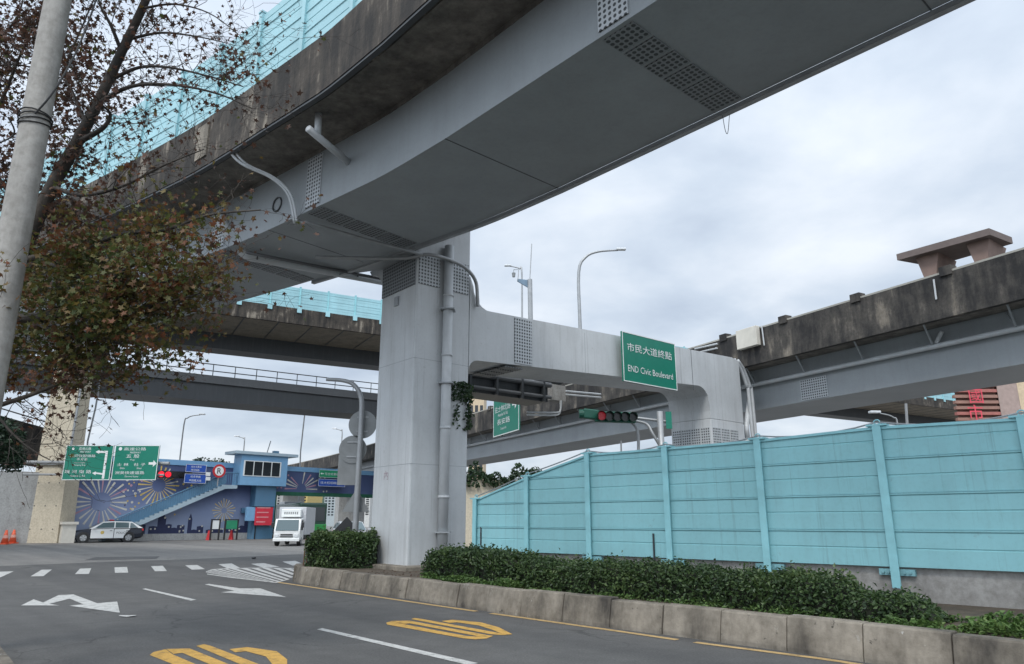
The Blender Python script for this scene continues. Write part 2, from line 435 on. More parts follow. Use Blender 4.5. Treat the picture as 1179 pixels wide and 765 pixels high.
AUTUMN = leafmat('autumn_leaves', [(0.08, (0.05, 0.075, 0.02)), (0.34, (0.095, 0.105, 0.026)), (0.52, (0.145, 0.105, 0.028)), (0.66, (0.13, 0.06, 0.025)), (0.82, (0.19, 0.065, 0.028)), (0.98, (0.27, 0.12, 0.03))], 0.6, 0.35)
DRYLEAF = leafmat('dry_brown_leaves', [(0.15, (0.05, 0.03, 0.022)), (0.5, (0.085, 0.045, 0.03)), (0.9, (0.12, 0.055, 0.035))], 0.7, 0.3)
DTREE = leafmat('dark_tree_leaves', [(0.2, (0.012, 0.03, 0.016)), (0.6, (0.022, 0.05, 0.024)), (0.95, (0.045, 0.075, 0.035))])
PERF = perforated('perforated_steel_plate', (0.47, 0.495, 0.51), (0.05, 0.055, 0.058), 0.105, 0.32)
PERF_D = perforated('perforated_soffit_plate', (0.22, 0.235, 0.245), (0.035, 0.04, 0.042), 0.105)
LENS_D = plain('dark_signal_lens', (0.02, 0.02, 0.02), 0.25)
LENS_R = plain('lit_red_lens', (0.85, 0.012, 0.03), 0.3, emit=0.75, var=0)
TAIL = plain('red_tail_lens', (0.5, 0.02, 0.02), 0.2)
LAMP = plain('lamp_lens', (0.6, 0.62, 0.63), 0.2)
BOARD = plain('mural_cream_paint', (0.55, 0.53, 0.47), 0.7)
MURY = plain('mural_yellow_paint', (0.58, 0.42, 0.12), 0.7)
MURD = plain('mural_navy_paint', (0.022, 0.03, 0.085), 0.7)
MURP = plain('mural_pink_paint', (0.42, 0.24, 0.30), 0.7)
YELB = plain('yellow_tower_paint', (0.55, 0.42, 0.16), 0.8)
WHITEB = plain('white_tower_paint', (0.5, 0.5, 0.48), 0.8)
BEIGEB = plain('beige_render', (0.55, 0.44, 0.30), 0.8)
TILEB = plain('brown_tile', (0.20, 0.115, 0.09), 0.8)
REDB = plain('red_slat', (0.33, 0.12, 0.10), 0.7)
PINK = plain('red_sign_letter', (0.62, 0.06, 0.09), 0.5)
BUSG = plain('bus_green', (0.02, 0.20, 0.045), 0.3)
BUSD = plain('bus_dark_green', (0.015, 0.045, 0.032), 0.25)
CONE = plain('orange_cone_plastic', (0.65, 0.10, 0.04), 0.5)
SIGNAL_G = plain('green_signal_housing', (0.012, 0.10, 0.065), 0.45)
ROPE = plain('black_cable', (0.02, 0.02, 0.02), 0.7)
HILLM = plain('hill_forest', (0.03, 0.055, 0.035), 0.9, var=0.4, scale=0.1)
RUST = plain('rusty_steel', (0.13, 0.075, 0.045), 0.8, var=0.4, scale=12)
BOXW = plain('cream_box_paint', (0.60, 0.57, 0.50), 0.6, var=0.08)

def wallpaint():
    m, nt, b = newmat('mural_blue_paint')
    tcn = N(nt, 'ShaderNodeTexCoord').outputs['Object']
    sp = N(nt, 'ShaderNodeSeparateXYZ'); nt.links.new(tcn, sp.inputs[0])
    f = noise(nt, tcn, 0.5, 5)
    k = N(nt, 'ShaderNodeMath', operation='MULTIPLY_ADD'); nt.links.new(f, k.inputs[0]); k.inputs[1].default_value = 2.2; nt.links.new(sp.outputs[2], k.inputs[2])
    d = N(nt, 'ShaderNodeMath', operation='DIVIDE'); nt.links.new(k.outputs[0], d.inputs[0]); d.inputs[1].default_value = 8.0
    c = ramp(nt, d.outputs[0], [(0.15, (0.28, 0.33, 0.44)), (0.45, (0.21, 0.26, 0.40)), (0.68, (0.085, 0.115, 0.235)), (0.95, (0.055, 0.078, 0.17))])
    nt.links.new(c, b.inputs['Base Color']); b.inputs['Roughness'].default_value = 0.75
    return m
MURAL = wallpaint()

def panel(name, c, u, v, n, w, h, mat, parent, thick=0.03, label=None):
    """plate w x h centred at c in plane u,v, standing proud along n; own local axes so a hole grid lines up"""
    mb = MB().box((-w / 2, -h / 2, 0), (w, 0, 0), (0, h, 0), (0, 0, thick))
    o = mb.build(name, mat, None)
    M = Matrix((( u.x, v.x, n.x, c.x), (u.y, v.y, n.y, c.y), (u.z, v.z, n.z, c.z), (0, 0, 0, 1)))
    o.matrix_basis = M
    if parent:
        o.parent = parent; o.matrix_parent_inverse = wmat(parent).inverted()
    if label: o['label'] = label
    return o
def smooth_path(pts, n=6):
    pts = [V(p) for p in pts]; o = []
    for i in range(len(pts) - 1):
        p0 = pts[max(i - 1, 0)]; p1 = pts[i]; p2 = pts[i + 1]; p3 = pts[min(i + 2, len(pts) - 1)]
        for k in range(n):
            t = k / n
            o.append(0.5 * ((2 * p1) + (p2 - p0) * t + (2 * p0 - 5 * p1 + 4 * p2 - p3) * t * t + (3 * p1 - p0 - 3 * p2 + p3) * t ** 3))
    o.append(pts[-1]); return o
def walk(p, legs, step=1.0):
    """plan path from p: list of (length, azimuth at end); azimuth eases between legs"""
    out = [V(p)]; a0 = legs[0][1]
    for ln, a1 in legs:
        k = max(1, int(ln / step)); d = ln / k
        for i in range(k):
            a = a0 + (a1 - a0) * (i + 0.5) / k
            out.append(out[-1] + azv(a) * d)
        a0 = a1
    return out
def offset_path(path, o):
    r = []
    for i in range(len(path)):
        t = path[min(i + 1, len(path) - 1)] - path[max(i - 1, 0)]; t.z = 0; t.normalize()
        r.append(path[i] + V((t.y, -t.x, 0)) * o)
    return r
def resample(path, step):
    out = []; d = 0; nxt = 0
    for i in range(len(path) - 1):
        seg = (path[i + 1] - path[i]).length
        while nxt <= d + seg:
            t = path[i + 1] - path[i]; t.z = 0
            out.append((path[i].lerp(path[i + 1], (nxt - d) / seg), t.normalized())); nxt += step
        d += seg
    return out
# ================================================================== SETTING
def sheet(name, pts, z, mat, kind='structure'):
    o = MB().poly([V((p[0], p[1], z)) for p in pts]).build(name, mat); return tag(o, kind=kind)
def ccw(pts):
    a = sum(pts[i][0] * pts[(i + 1) % len(pts)][1] - pts[(i + 1) % len(pts)][0] * pts[i][1] for i in range(len(pts)))
    return pts if a > 0 else pts[::-1]
sheet('ground', [(-900, -400), (900, -400), (900, 1500), (-900, 1500)], -0.012, ASPH_L)
# fresh dark approach road: its far edge runs along the crossing
far = [atz(-160, 664), atz(0, 652), atz(100, 648), atz(220, 644), atz(330, 639), atz(420, 634)]
sheet('approach_road', ccw([(p.x, p.y) for p in far] + [(2, 27), (6, 14), (14, -2), (20, -30), (-40, -30), (-60, 6)]), 0.0, ASPH)
q = [atz(97, 645), atz(180, 643.5), atz(184, 640.5), atz(110, 641.5)]
sheet('road_patch', ccw([(p.x, p.y) for p in q]), -0.006, ASPH_P)
q = [(-4.9, 6.0)] + [(k.x, k.y) for k in (atz(22, 772, .1), atz(14, 761, .1), atz(0, 744, .1))] + [(-9, 10.4), (-14, 12), (-14, 2), (-5.4, 2)]
sheet('pavement', ccw(q), 0.10, KERB)

# ---- road markings, each flat on the asphalt
def mark(name, polys, mat, z=0.005):
    mb = MB()
    for p in polys:
        p = [atz(*k) if not isinstance(k, V) else k for k in p]
        mb.poly([V((k.x, k.y, z)) for k in [V((a[0], a[1], 0)) for a in ccw([(w.x, w.y) for w in p])]])
    return tag(mb.build(name, mat), kind='structure')
def Zp(ox, oy, sc, pts): return [(ox + x / sc, oy + y / sc) for x, y in pts]
z1 = lambda *p: Zp(0, 620, 3.93, p)          # points read off an enlargement of the photo
z2 = lambda *p: Zp(160, 660, 2.68, p)
cw = [z1((-60, 182), (-30, 153), (62, 150), (0, 178)), z1((138, 173), (188, 143), (235, 142), (196, 172)), z1((339, 163), (362, 138), (413, 136), (402, 162)),
      z1((520, 157), (518, 132), (575, 130), (580, 156)), z1((702, 150), (683, 127), (737, 125), (755, 149)), z1((868, 143), (838, 123), (892, 121), (927, 140)),
      z1((1032, 138), (988, 118), (1048, 114), (1088, 136)), [(303, 654), (289, 649.5), (304, 648.7), (322, 653)], [(337, 651.5), (325, 647), (340, 646), (350, 650)]]
mark('crosswalk', cw, WHITE_P)
mark('lane_arrow', [z1((95, 305), (152, 277), (195, 292), (265, 258), (332, 255), (440, 295), (530, 287), (542, 338), (312, 306), (378, 300), (315, 274), (222, 298), (270, 305))], WHITE_P)
mark('lane_arrow', [z2((203, 36), (216, 34), (312, 48), (374, 48), (455, 75), (253, 60), (294, 55))], WHITE_P)
mark('lane_line', [z2((10, 50), (20, 48), (177, 83), (160, 86)), z2((549, 175), (566, 171), (1046, 279), (1020, 286)), [(640, 785), (655, 788), (1000, 900), (960, 900)]], WHITE_P)
yl = smooth_path([atz(318, 670.5), atz(430, 687), atz(515, 699.5), atz(600, 711.5), atz(700, 725.5), atz(800, 740), atz(900, 753), atz(985, 765), atz(1150, 795)], 5)
mb = MB()
for i in range(len(yl) - 1):
    if i in (12, 24): continue
    t = (yl[i + 1] - yl[i]).normalized(); n = V((-t.y, t.x, 0)) * 0.06
    mb.poly([V((k.x, k.y, 0.005)) for k in (yl[i] + n, yl[i] - n, yl[i + 1] - n, yl[i + 1] + n)][::-1] if False else [V((k.x, k.y, 0.005)) for k in (yl[i] - n, yl[i + 1] - n, yl[i + 1] + n, yl[i] + n)])
tag(mb.build('edge_line', YEL_L), kind='structure')
# hatched island ahead of the nose
hm = []
za = lambda x, y: (150 + x / 2.62, 620 + y / 2.62)
tp = [za(228, 103), za(245, 96), za(300, 92), za(400, 91), za(497, 92)]
bt = [za(232, 107), za(300, 117), za(380, 126), za(440, 133), za(480, 122)]
def lerp2(l, t):
    k = t * (len(l) - 1); i = min(int(k), len(l) - 2); f = k - i
    return (l[i][0] * (1 - f) + l[i + 1][0] * f, l[i][1] * (1 - f) + l[i + 1][1] * f)
for i in range(-3, 12):
    t = i / 12
    c01 = lambda x: max(0, min(1, x))
    if t + .062 <= 0: continue
    a, b_ = lerp2(tp, c01(t)), lerp2(tp, c01(t + .048)); c_, d_ = lerp2(bt, c01(t + .27)), lerp2(bt, c01(t + .318))
    if t + .27 > 1:                 # the last stripes stop at the kerb end
        k = (1 - t) / .27; v0, v1 = lerp2(tp, .72), lerp2(bt, .99)
        if k < .12: continue
        c_ = (a[0] + (v1[0] - v0[0]) * k, a[1] + (v1[1] - v0[1]) * k); d_ = (b_[0] + (v1[0] - v0[0]) * max(.02, k - .1), b_[1] + (v1[1] - v0[1]) * max(.02, k - .1))
    hm.append([a, b_, d_, c_])
for i in range(8):
    t0, t1 = i / 8, (i + 1) / 8
    a, b_ = lerp2(bt, t0), lerp2(bt, t1); hm.append([a, b_, (b_[0], b_[1] + 0.9), (a[0], a[1] + 0.9)])
    a, b_ = lerp2(tp, t0), lerp2(tp, t1); hm.append([a, b_, (b_[0], b_[1] - 0.7), (a[0], a[1] - 0.7)])
mark('hatched_marking', hm, WHITE_P, 0.006)
# yellow character strokes on each lane
z3 = lambda pts: Zp(330, 580, 3.93, pts)
CH = [z3(p) for p in (
    [(450, 541), (475, 533), (530, 547), (815, 601), (862, 604), (905, 597), (935, 600), (905, 612), (855, 616), (800, 611), (455, 549)],
    [(476, 532.6), (555, 531), (905, 596), (862, 603.2), (852, 599), (556, 543), (531, 546)],
    [(563, 524), (580, 519), (610, 523), (962, 587), (985, 597), (925, 593), (600, 531)],
    [(700, 533), (750, 527), (880, 539), (960, 561), (1022, 593), (986, 596.5), (962, 586), (935, 574), (870, 553), (770, 538.5), (738, 541.5)])]
mark('road_lettering', CH, YEL_P)
g1 = atz(444.5, 717.7); g2 = atz(176.5, 751.5)
mark('road_lettering', [[atz(*k) + (g2 - g1) for k in p] for p in CH], YEL_P)

def scrap(name, px, py, mat, sx, sy, label):
    p = atz(px, py); rn_ = random.Random(px); mb_ = MB()
    pts = [(math.cos(R(k)) * sx * rn_.uniform(.6, 1), math.sin(R(k)) * sy * rn_.uniform(.6, 1)) for k in range(0, 360, 40)]
    mb_.prism([p + V((x, y, .006 + .02 * abs(x) / sx)) for x, y in pts], (0, 0, .06 if sx < .12 else .004))
    tag(mb_.build(name, mat), label, 'debris')
scrap('paper_scrap', 147, 710.5, WHITE_P, .16, .10, 'torn white paper scrap lying on the road by the split arrow')
scrap('dark_debris', 292, 644, BLACK, .11, .10, 'small dark piece of debris on the road by the crosswalk')
# ---- planted island
kb = smooth_path([V((-5.95, 20.5, 0)), V((-5.2, 19.35, 0)), V((-3.14, 17.14, 0)), V((-.8, 14.3, 0)), V((.3, 13.0, 0)), V((1.09, 12.25, 0)), V((1.75, 11.6, 0)), V((2.43, 10.9, 0)), V((3.07, 10.2, 0)), V((3.77, 9.45, 0)), V((4.3, 8.85, 0)), V((7.4, 5.3, 0)), V((13, -1.2, 0)), V((19, -8, 0))], 8)
KH = 0.42
inner = offset_path(kb, -0.30)
soil = [(p.x, p.y) for p in inner] + [(24, -4), (9.5, 12.2), (0.4, 21.6), (-2.6, 23.6), (-5.2, 22.4), (-6.1, 21.2)]
mb = MB()
poly = ccw(soil); n_ = len(poly)
mb.add([V((x, y, 0.36)) for x, y in poly] + [V((x, y, -0.1)) for x, y in poly], [list(range(n_))] + [[i, n_ + i, n_ + (i + 1) % n_, (i + 1) % n_] for i in range(n_)])
tag(mb.build('planting_bed', SOIL), kind='structure')
bl = resample(kb, 0.955)
kpts = []
GRP_K = 'kerb blocks along the planted island'
for i in range(len(bl) - 1):
    p0, t0 = bl[i]; p1, t1 = bl[i + 1]
    if p0.y < 3: break
    t = (p1 - p0).normalized(); r = V((t.y, -t.x, 0)) * -1        # r: towards the soil
    L_ = (p1 - p0).length - 0.012
    h = KH + random.uniform(-0.022, 0.018)
    a0 = p0 + t * 0.006 + r * random.uniform(-.016, .016)
    prof = [V((0, 0, -0.05)), V((0, 0, 0.05)), V((0.07, 0, h - 0.02)), V((0.09, 0, h)), V((0.29, 0, h)), V((0.30, 0, -0.05))]
    o = MB().prism([a0 + r * k.x + UP * k.z for k in prof], t * L_).build('kerb_block', KERB, bevel=0.012)
    tag(o, 'weathered concrete kerb block edging the planted island by the road', 'kerb', GRP_K)
# short return of the kerb round the nose
for i, (p0, p1) in enumerate([(V((-6.0, 20.55, 0)), V((-6.2, 21.4, 0))), (V((-6.2, 21.42, 0)), V((-5.5, 22.25, 0))), (V((-5.48, 22.28, 0)), V((-4.6, 22.9, 0)))]):
    t = (p1 - p0).normalized(); r = V((t.y, -t.x, 0))
    o = MB().prism([p0 + r * k[0] + UP * k[1] for k in [(0, -.05), (0.02, KH), (0.28, KH), (0.28, -.05)]], p1 - p0).build('kerb_block', KERB, bevel=0.012)
    tag(o, 'weathered concrete kerb block edging the planted island by the road', 'kerb', GRP_K)
# stone ledge at the pillar foot
C = V((-2.76, 19.58, 0)); B_ = azv(50); A_ = V((-B_.y, B_.x, 0))
o = MB().box(C - B_ * 0.35 - A_ * 0.5 + UP * 0.3, B_ * 0.9, A_ * 1.7, UP * 0.17).build('stone_ledge', KERB, bevel=0.03)
tag(o, 'low broken concrete ledge at the foot of the grey pillar', 'ledge')

# ================================================================== PORTAL PIER
pier = thing('portal_pier', C + B_ * 8, 'pale grey steel portal frame carrying both viaducts beside the turquoise fence', 'bridge pier')
MB().box(C, B_ * 1.92, A_ * 2.0, UP * 10.72).build('pillar', PIER, pier, bevel=0.05)
def ff(al, z, d=0.0): return C + B_ * al + A_ * d + UP * z
def arc(cx, cz, r, a0, a1, n=6): return [(cx + r * math.cos(R(a0 + (a1 - a0) * i / n)), cz + r * math.sin(R(a0 + (a1 - a0) * i / n))) for i in range(n + 1)]
prof = [(1.921, 5.85)] + arc(2.35, 5.85, 0.43, 180, 90)[1:] + [(2.35, 6.28)]
prof = [(1.921, 5.95)] + arc(2.25, 5.95, 0.33, 180, 90)[1:] + arc(13.35, 5.9, 0.70, 90, 0) + [(14.05, 5.6), (16.4, 5.6), (16.4, 8.30), (15.9, 8.38)] + [(2.75, 7.92)] + arc(2.75, 8.60, 0.70, 270, 180)[1:] + [(1.921, 8.9)]
# lift the underside towards the far column, as the photo's taper shows
pr = []
for al, z in prof:
    pr.append((al, z + (0.022 * (al - 2) if 2.2 < al < 14.0 and z < 7 else 0)))
MB().prism([ff(al, z) for al, z in pr], A_ * 2.0).build('cross_beam', PIER, pier)
MB().box(ff(14.05, 0), B_ * 2.35, A_ * 2.0, UP * 5.598).build('column', PIER, pier, bevel=0.04)
# concave gusset from pillar to girder
g = [(0.0, 8.35)] + [(0.75 - 0.75 * math.cos(R(a)), 8.47 + 0.75 * math.sin(R(a))) for a in (0, 20, 40, 60, 75, 90)] + [(0.9, 9.4), (0.0, 9.4)]
MB().prism([C + A_ * (2.0 + x) + UP * z + B_ * 0.02 for x, z in g], B_ * 1.2).build('gusset', PIER, pier)
NB = -A_                                           # front face normal (towards the road)
NL = -B_                                           # left face normal
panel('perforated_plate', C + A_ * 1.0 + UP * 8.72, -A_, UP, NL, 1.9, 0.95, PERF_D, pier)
for al, w_ in ((0.42, 0.72), (1.45, 0.78)):
    panel('perforated_plate', ff(al, 8.75), B_, UP, NB, w_, 0.95, PERF, pier)
panel('perforated_plate', ff(4.06, 7.17), B_, UP, NB, 0.72, 1.50, PERF, pier)
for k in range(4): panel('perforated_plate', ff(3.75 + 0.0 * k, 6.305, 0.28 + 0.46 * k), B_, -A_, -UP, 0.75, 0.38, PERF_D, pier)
for k in range(4): panel('perforated_plate', ff(14.05, 4.4, 0.28 + 0.47 * k), -A_, UP, NL, 0.4, 1.7, PERF, pier)
for k in range(3): panel('perforated_plate', ff(14.4 + 0.62 * k, 4.4), B_, UP, NB, 0.5, 1.7, PERF, pier)
panel('cover_plate', C + A_ * 1.05 + UP * 7.95, -A_, UP, NL, 0.22, 0.28, STEEL, pier, 0.05)
MB().text('內', C + A_ * 1.25 + UP * 2.72, -A_, UP, .26).build('painted_mark', plain('faded_pink_mark', (.36, .27, .30), .7), pier)
# seam line of the beam near its end
MB().box(ff(13.0, 6.62) - A_ * 0.006, B_ * 0.02, A_ * 0.006, UP * 1.66).build('seam', STEEL_D, pier)
for z in (3.1, 6.05):
    MB().box(C - B_ * 0.004 - A_ * 0.004 + UP * z, B_ * 1.93, A_ * 2.01, UP * 0.012).build('weld_seam', STEEL, pier)
for al in (6.9, 10.4):
    MB().box(ff(al, 6.44) - A_ * 0.004, B_ * 0.012, A_ * 0.004, UP * 1.5).build('weld_seam', STEEL, pier)
# drain pipe down the pillar front
dp = C + B_ * 1.0 + NB * 0.17
mb = MB().tube([dp + UP * 0.3, dp + UP * 9.6], 0.145, 14)
for z in (2.2, 4.1, 6.2, 8.0): mb.cyl(dp + UP * z, dp + UP * (z + 0.07), 0.165, n=14)
mb.build('drain_pipe', PIPE, pier, smooth=True)
for z in (1.3, 5.4, 7.6): MB().cbox(dp + UP * z, 0.42, 0.42, 0.035).build('pipe_clamp', STEEL, pier)
# conduit that runs along the soffit and loops down onto the beam
lp = smooth_path([C + A_ * 1.9 - B_ * 2.3 + UP * 9.05, C + A_ * 0.4 - B_ * 0.35 + UP * 9.05, C + NB * 0.3 + B_ * 0.2 + UP * 9.1, ff(1.3, 9.05) + NB * 0.32, ff(1.95, 8.75) + NB * 0.2, ff(2.12, 8.2) + NB * 0.12, ff(2.15, 7.95) + NB * 0.1], 6)
MB().tube(lp, 0.055, 8).build('conduit', GALV, pier, smooth=True)
# pipes at the far column
for dx, r_, z1_, z0_ in ((16.75, 0.13, 5.3, 0.0), (17.15, 0.075, 8.1, 0.0), (17.4, 0.075, 8.1, 0.0)):
    p = [ff(dx, z0_, 0.1), ff(dx, 6.6 if z1_ > 6 else z1_ - .3, 0.1)]
    if z1_ > 6: p += [ff(dx - 0.12, 7.3, 0.1), ff(dx - 0.45, 7.95, 0.1), ff(dx - 0.9, 8.35, 0.1)]
    MB().tube(smooth_path(p, 5), r_, 10).build('drain_pipe', PIPE, pier, smooth=True)
mb = MB().tube([ff(16.75, 5.0, 0.1), ff(16.75, 5.5, 0.1), ff(17.3, 6.2, 0.3), ff(18.0, 6.9, 0.6)], 0.11, 10)
mb.build('pipe_elbow', PIPE, pier, smooth=True)

# ================================================================== NEAR VIADUCT
pa0 = V((2.07, 9.29, 0)) - azv(-41.5) * 16
PA = walk(pa0, [(21.2, -41.5)], 0.5)
PA = PA[:-1] + smooth_path([PA[-1]] + [V((x, y, 0)) for x, y in ((-2.86, 14.72), (-3.92, 15.66), (-5.05, 16.62), (-6.28, 17.68), (-7.61, 18.77), (-8.95, 19.76), (-10.3, 20.72), (-11.6, 21.62))], 4)
PA = PA[:-1] + walk(PA[-1], [(1, -55.5), (14, -59), (45, -67)], 0.5)
via = thing('near_viaduct', (2.07, 9.29, 0), 'grey steel box girder viaduct curving overhead with algae stained parapet', 'viaduct')
MB().sweep(PA, [(0, 9.23), (3.35, 9.23), (3.35, 10.75), (0, 10.75)]).build('box_girder', STEEL, via)
MB().sweep(PA, [(-1.6, 10.75), (-0.02, 10.86), (-0.02, 10.752), (3.37, 10.752), (3.37, 10.86), (4.95, 10.75), (4.95, 11.0), (-1.6, 11.0)]).build('deck_slab', CONC, via)
MB().sweep(PA, [(-1.62, 10.72), (-1.40, 10.72), (-1.40, 12.2), (-1.62, 12.2)]).build('parapet', PARA, via)
MB().sweep(PA, [(4.72, 11.002), (4.95, 11.002), (4.95, 12.2), (4.72, 12.2)]).build('parapet', PARA, via)
MB().sweep(PA, [(-1.60, 10.66), (-1.48, 10.66), (-1.48, 10.718), (-1.60, 10.718)]).build('drip_edge', STEEL_D, via)
# rail / cable tray under the right edge of the girder
MB().sweep([p for p in PA if p.y < 19.6], [(3.40, 9.16), (3.52, 9.16), (3.52, 9.26), (3.40, 9.26)]).build('cable_tray', GALV, via)
def path_at(path, pt):
    i = min(range(1, len(path) - 1), key=lambda k: (path[k] - V((pt[0], pt[1], 0))).length)
    t = (path[i + 1] - path[i - 1]).normalized(); return path[i], t, V((t.y, -t.x, 0))
for pt in ((1.57, 9.83), (-5.03, 16.75), (-8.5, 19.6)):
    p, t, r = path_at(PA, pt)
    panel('perforated_plate', p + UP * 10.0 , t, UP, -r, 0.62, 1.36, PERF, via)
    for k in range(6):
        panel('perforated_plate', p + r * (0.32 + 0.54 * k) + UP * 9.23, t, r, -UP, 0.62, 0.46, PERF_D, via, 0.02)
# seams of the girder
mb = MB()
for pt in ((-1.2, 13.1), (4.0, 7.2), (-6.6, 18.2)):
    p, t, r = path_at(PA, pt)
    MB().box(p - r * 0.004 + UP * 9.226, t * 0.025, r * 3.36, UP * 0.006).build('seam', STEEL_D, via)
# pier head between girder and pillar
p1, t1, r1 = path_at(PA, (-5.03, 16.75)); p2, t2, r2 = path_at(PA, (-8.2, 19.3))
ph = [p1 + r1 * 3.3, C - A_ * 0.0 - B_ * 0.02, C + A_ * 2.0 - B_ * 0.02, p2 + r2 * 3.3]
MB().prism([p + UP * 9.222 for p in ph], UP * 1.5).build('pier_head', STEEL, via)
# pale patch, drain stub and conduits
pd_, td, rd = path_at(PA, (-3.9, 15.7))
d0 = pd_ - rd * 1.35 - td * 0.2 + UP * 10.25; d1 = pd_ + rd * 0.02 + td * 0.1 + UP * 10.05
mb = MB().tube([d0, d1], 0.085, 12); mb.tube([d0.lerp(d1, 0.22), d0.lerp(d1, 0.2) + UP * 0.6], 0.08, 12)
mb.build('drain_pipe', PIPE, via, smooth=True)
pe, te, re_ = path_at(PA, (-6.9, 18.25))
for k, off in enumerate((0.0, 0.14)):
    pts = [aty(264 + 6 * k, 163, 16.5), aty(266 + 6 * k, 176, 16.45), aty(280 + 5 * k, 190, 16.5), aty(312 + 4 * k, 205, 16.7), aty(332 + 3 * k, 225, 16.8), aty(339 + 3 * k, 257, 16.9)]
    MB().tube(smooth_path(pts, 5), 0.035, 8).build('conduit', PIPE, via, smooth=True)
pts = [aty(340, 258, 16.95), aty(352, 256, 17.1), aty(420, 276, 18.2), aty(486, 293, 19.1)]
MB().tube(pts, 0.05, 8).build('conduit', GALV, via, smooth=True)
pp_, tp2, rp2 = path_at(PA, (-6.9, 18.2))
MB().box(pp_ - rp2 * 1.66 + tp2 * .2 + UP * 11.0, tp2 * .6, rp2 * .035, UP * 1.0).build('repair_plate', KERB, via)
# large pipe hung below the soffit on three rods
pts = smooth_path([aty(250, 246, 19.2), aty(263, 268, 19.35), aty(281, 291, 19.6), aty(300, 297, 19.9)], 5) + [aty(443, 325, 22.6)]
MB().tube(pts, [0.16] * 16 + [0.12] * (len(pts) - 16), 12).build('hanging_pipe', PIPE, via, smooth=True)
pts = [aty(284, 291, 19.2), aty(443, 322, 22.1)]
MB().tube(pts, 0.05, 8).build('hanging_pipe', PIPE_D, via, smooth=True)
for px, y0, y1, dd in ((296, 284, 299, 19.7), (357, 290, 309, 20.8), (412, 303, 319, 21.8)):
    q = aty(px, y1, dd); MB().tube([q, V((q.x, q.y, 9.3))], 0.025, 6).build('hanger_rod', STEEL_D, via)
# manhole ring on the web
pw = onpl(320, 236, pe, re_)
mb = MB().tube([pw + (te * math.cos(R(a)) + UP * math.sin(R(a))) * 0.2 - re_ * 0.03 for a in range(0, 361, 24)], 0.02, 6)
mb.build('hatch_ring', STEEL_D, via)
# loose wire hanging off the right edge
o = MB().tube(smooth_path([aty(832, 133, 12.2), aty(835, 150, 12.2), aty(838, 153, 12.2), aty(840, 131, 12.25)], 5), 0.006, 5).build('hanging_wire', ROPE, via)

# ---- noise barrier of the turquoise panels
def barrier_profile(h, th=0.07, pair=0.58):
    f = []; z = 0.0
    while z < h - 0.02:
        z1 = min(z + pair, h)
        zm = z + (z1 - z) * 0.5
        f += [(0.0, z), (0.0, zm - 0.022), (0.012, zm - 0.012), (0.012, zm), (0.0, zm + 0.008), (0.0, z1 - 0.045)]
        if z1 < h - 0.02: f += [(-0.022, z1 - 0.03), (-0.022, z1 - 0.012), (0.018, z1 - 0.008), (0.018, z1)]
        else: f += [(0.0, z1)]
        z = z1
    return f + [(th, h), (th, 0.0)]
def barrier(name, path, base, h, label, step, mat, pmat, side=-1, group=None, post_w=0.14, foot=0.0, start=0, cat='noise barrier'):
    t = thing(name, path[0][0] + UP * base if isinstance(path[0], tuple) else path[0] + UP * base, label, cat, group)
    st = resample(path, step)
    for i in range(len(st) - 1):
        p0, p1 = st[i][0], st[i + 1][0]; tt = (p1 - p0).normalized(); r = V((tt.y, -tt.x, 0)) * -side
        pf = barrier_profile(h)
        MB().prism([p0 + tt * 0.0 + r * (x) + UP * (base + z) for x, z in pf], tt * ((p1 - p0).length)).build('panel', mat, t)
    for i in range(len(st)):
        p, tt = st[i]; r = V((tt.y, -tt.x, 0)) * -side
        mb = MB().box(p - tt * post_w / 2 - r * 0.06 + UP * (base - foot), tt * post_w, r * 0.15, UP * (h + foot + 0.06))
        mb.box(p - tt * (post_w / 2 + .02) - r * 0.08 + UP * (base + h + 0.062), tt * (post_w + .04), r * 0.19, UP * 0.05)
        mb.build('post', pmat, t)
    return t
barrier('noise_barrier', offset_path(PA, -1.52), 12.2, 2.15, 'pale turquoise noise barrier on the overhead viaduct parapet behind the autumn tree', 2.05, TURQ_L, TURQ_L, side=-1, foot=0.5)

# ================================================================== RIGHT VIADUCT (runs on behind the pillar)
pb0 = V((15.59, 20.31, 0)) - azv(-28.3) * 18
PB = walk(pb0, [(84, -28.3), (50, -37), (60, -42)], 1.0)
vb = thing('weathered_viaduct', (15.6, 20.3, 0), 'viaduct with black weathered concrete barrier and grey girder passing behind the sign', 'viaduct')
MB().sweep(PB, [(0, 8.1), (0.22, 8.1), (0.26, 8.75), (0.26, 9.6), (0.02, 9.6), (0.02, 8.75)]).build('parapet', PARB, vb)
MB().sweep(PB, [(0.02, 9.602), (0.27, 9.602), (0.27, 9.66), (0.0, 9.66)]).build('coping', BOXW, vb)
MB().sweep(PB, [(0.27, 8.15), (6.6, 8.15), (6.6, 8.42), (0.27, 8.42)]).build('deck_slab', CONC, vb)
MB().sweep(PB, [(6.35, 8.422), (6.6, 8.422), (6.6, 9.6), (6.35, 9.6)]).build('parapet', PARB, vb)
MB().sweep(PB, [(1.2, 6.38), (4.5, 6.38), (4.5, 8.148), (1.2, 8.148)]).build('box_girder', STEEL, vb)
MB().sweep(offset_path(PB, 1.02), [(0.09 * math.cos(R(a)), 7.47 + 0.09 * math.sin(R(a))) for a in range(0, 360, 36)]).build('drain_pipe', PIPE, vb, smooth=True)
for i, (p, t) in enumerate(resample(PB, 2.7)):
    if p.y < 12 or p.y > 70: continue
    r = V((t.y, -t.x, 0))
    mb = MB().tube([p + r * 0.32 + UP * 8.14, p + r * 0.9 + t * 0.15 + UP * 7.55], 0.035, 6)
    mb.tube([p + r * 1.15 + t * 0.5 + UP * 8.1, p + r * 0.95 + t * 0.15 + UP * 7.55], 0.03, 6)
    mb.build('hanger_bracket', STEEL, vb)
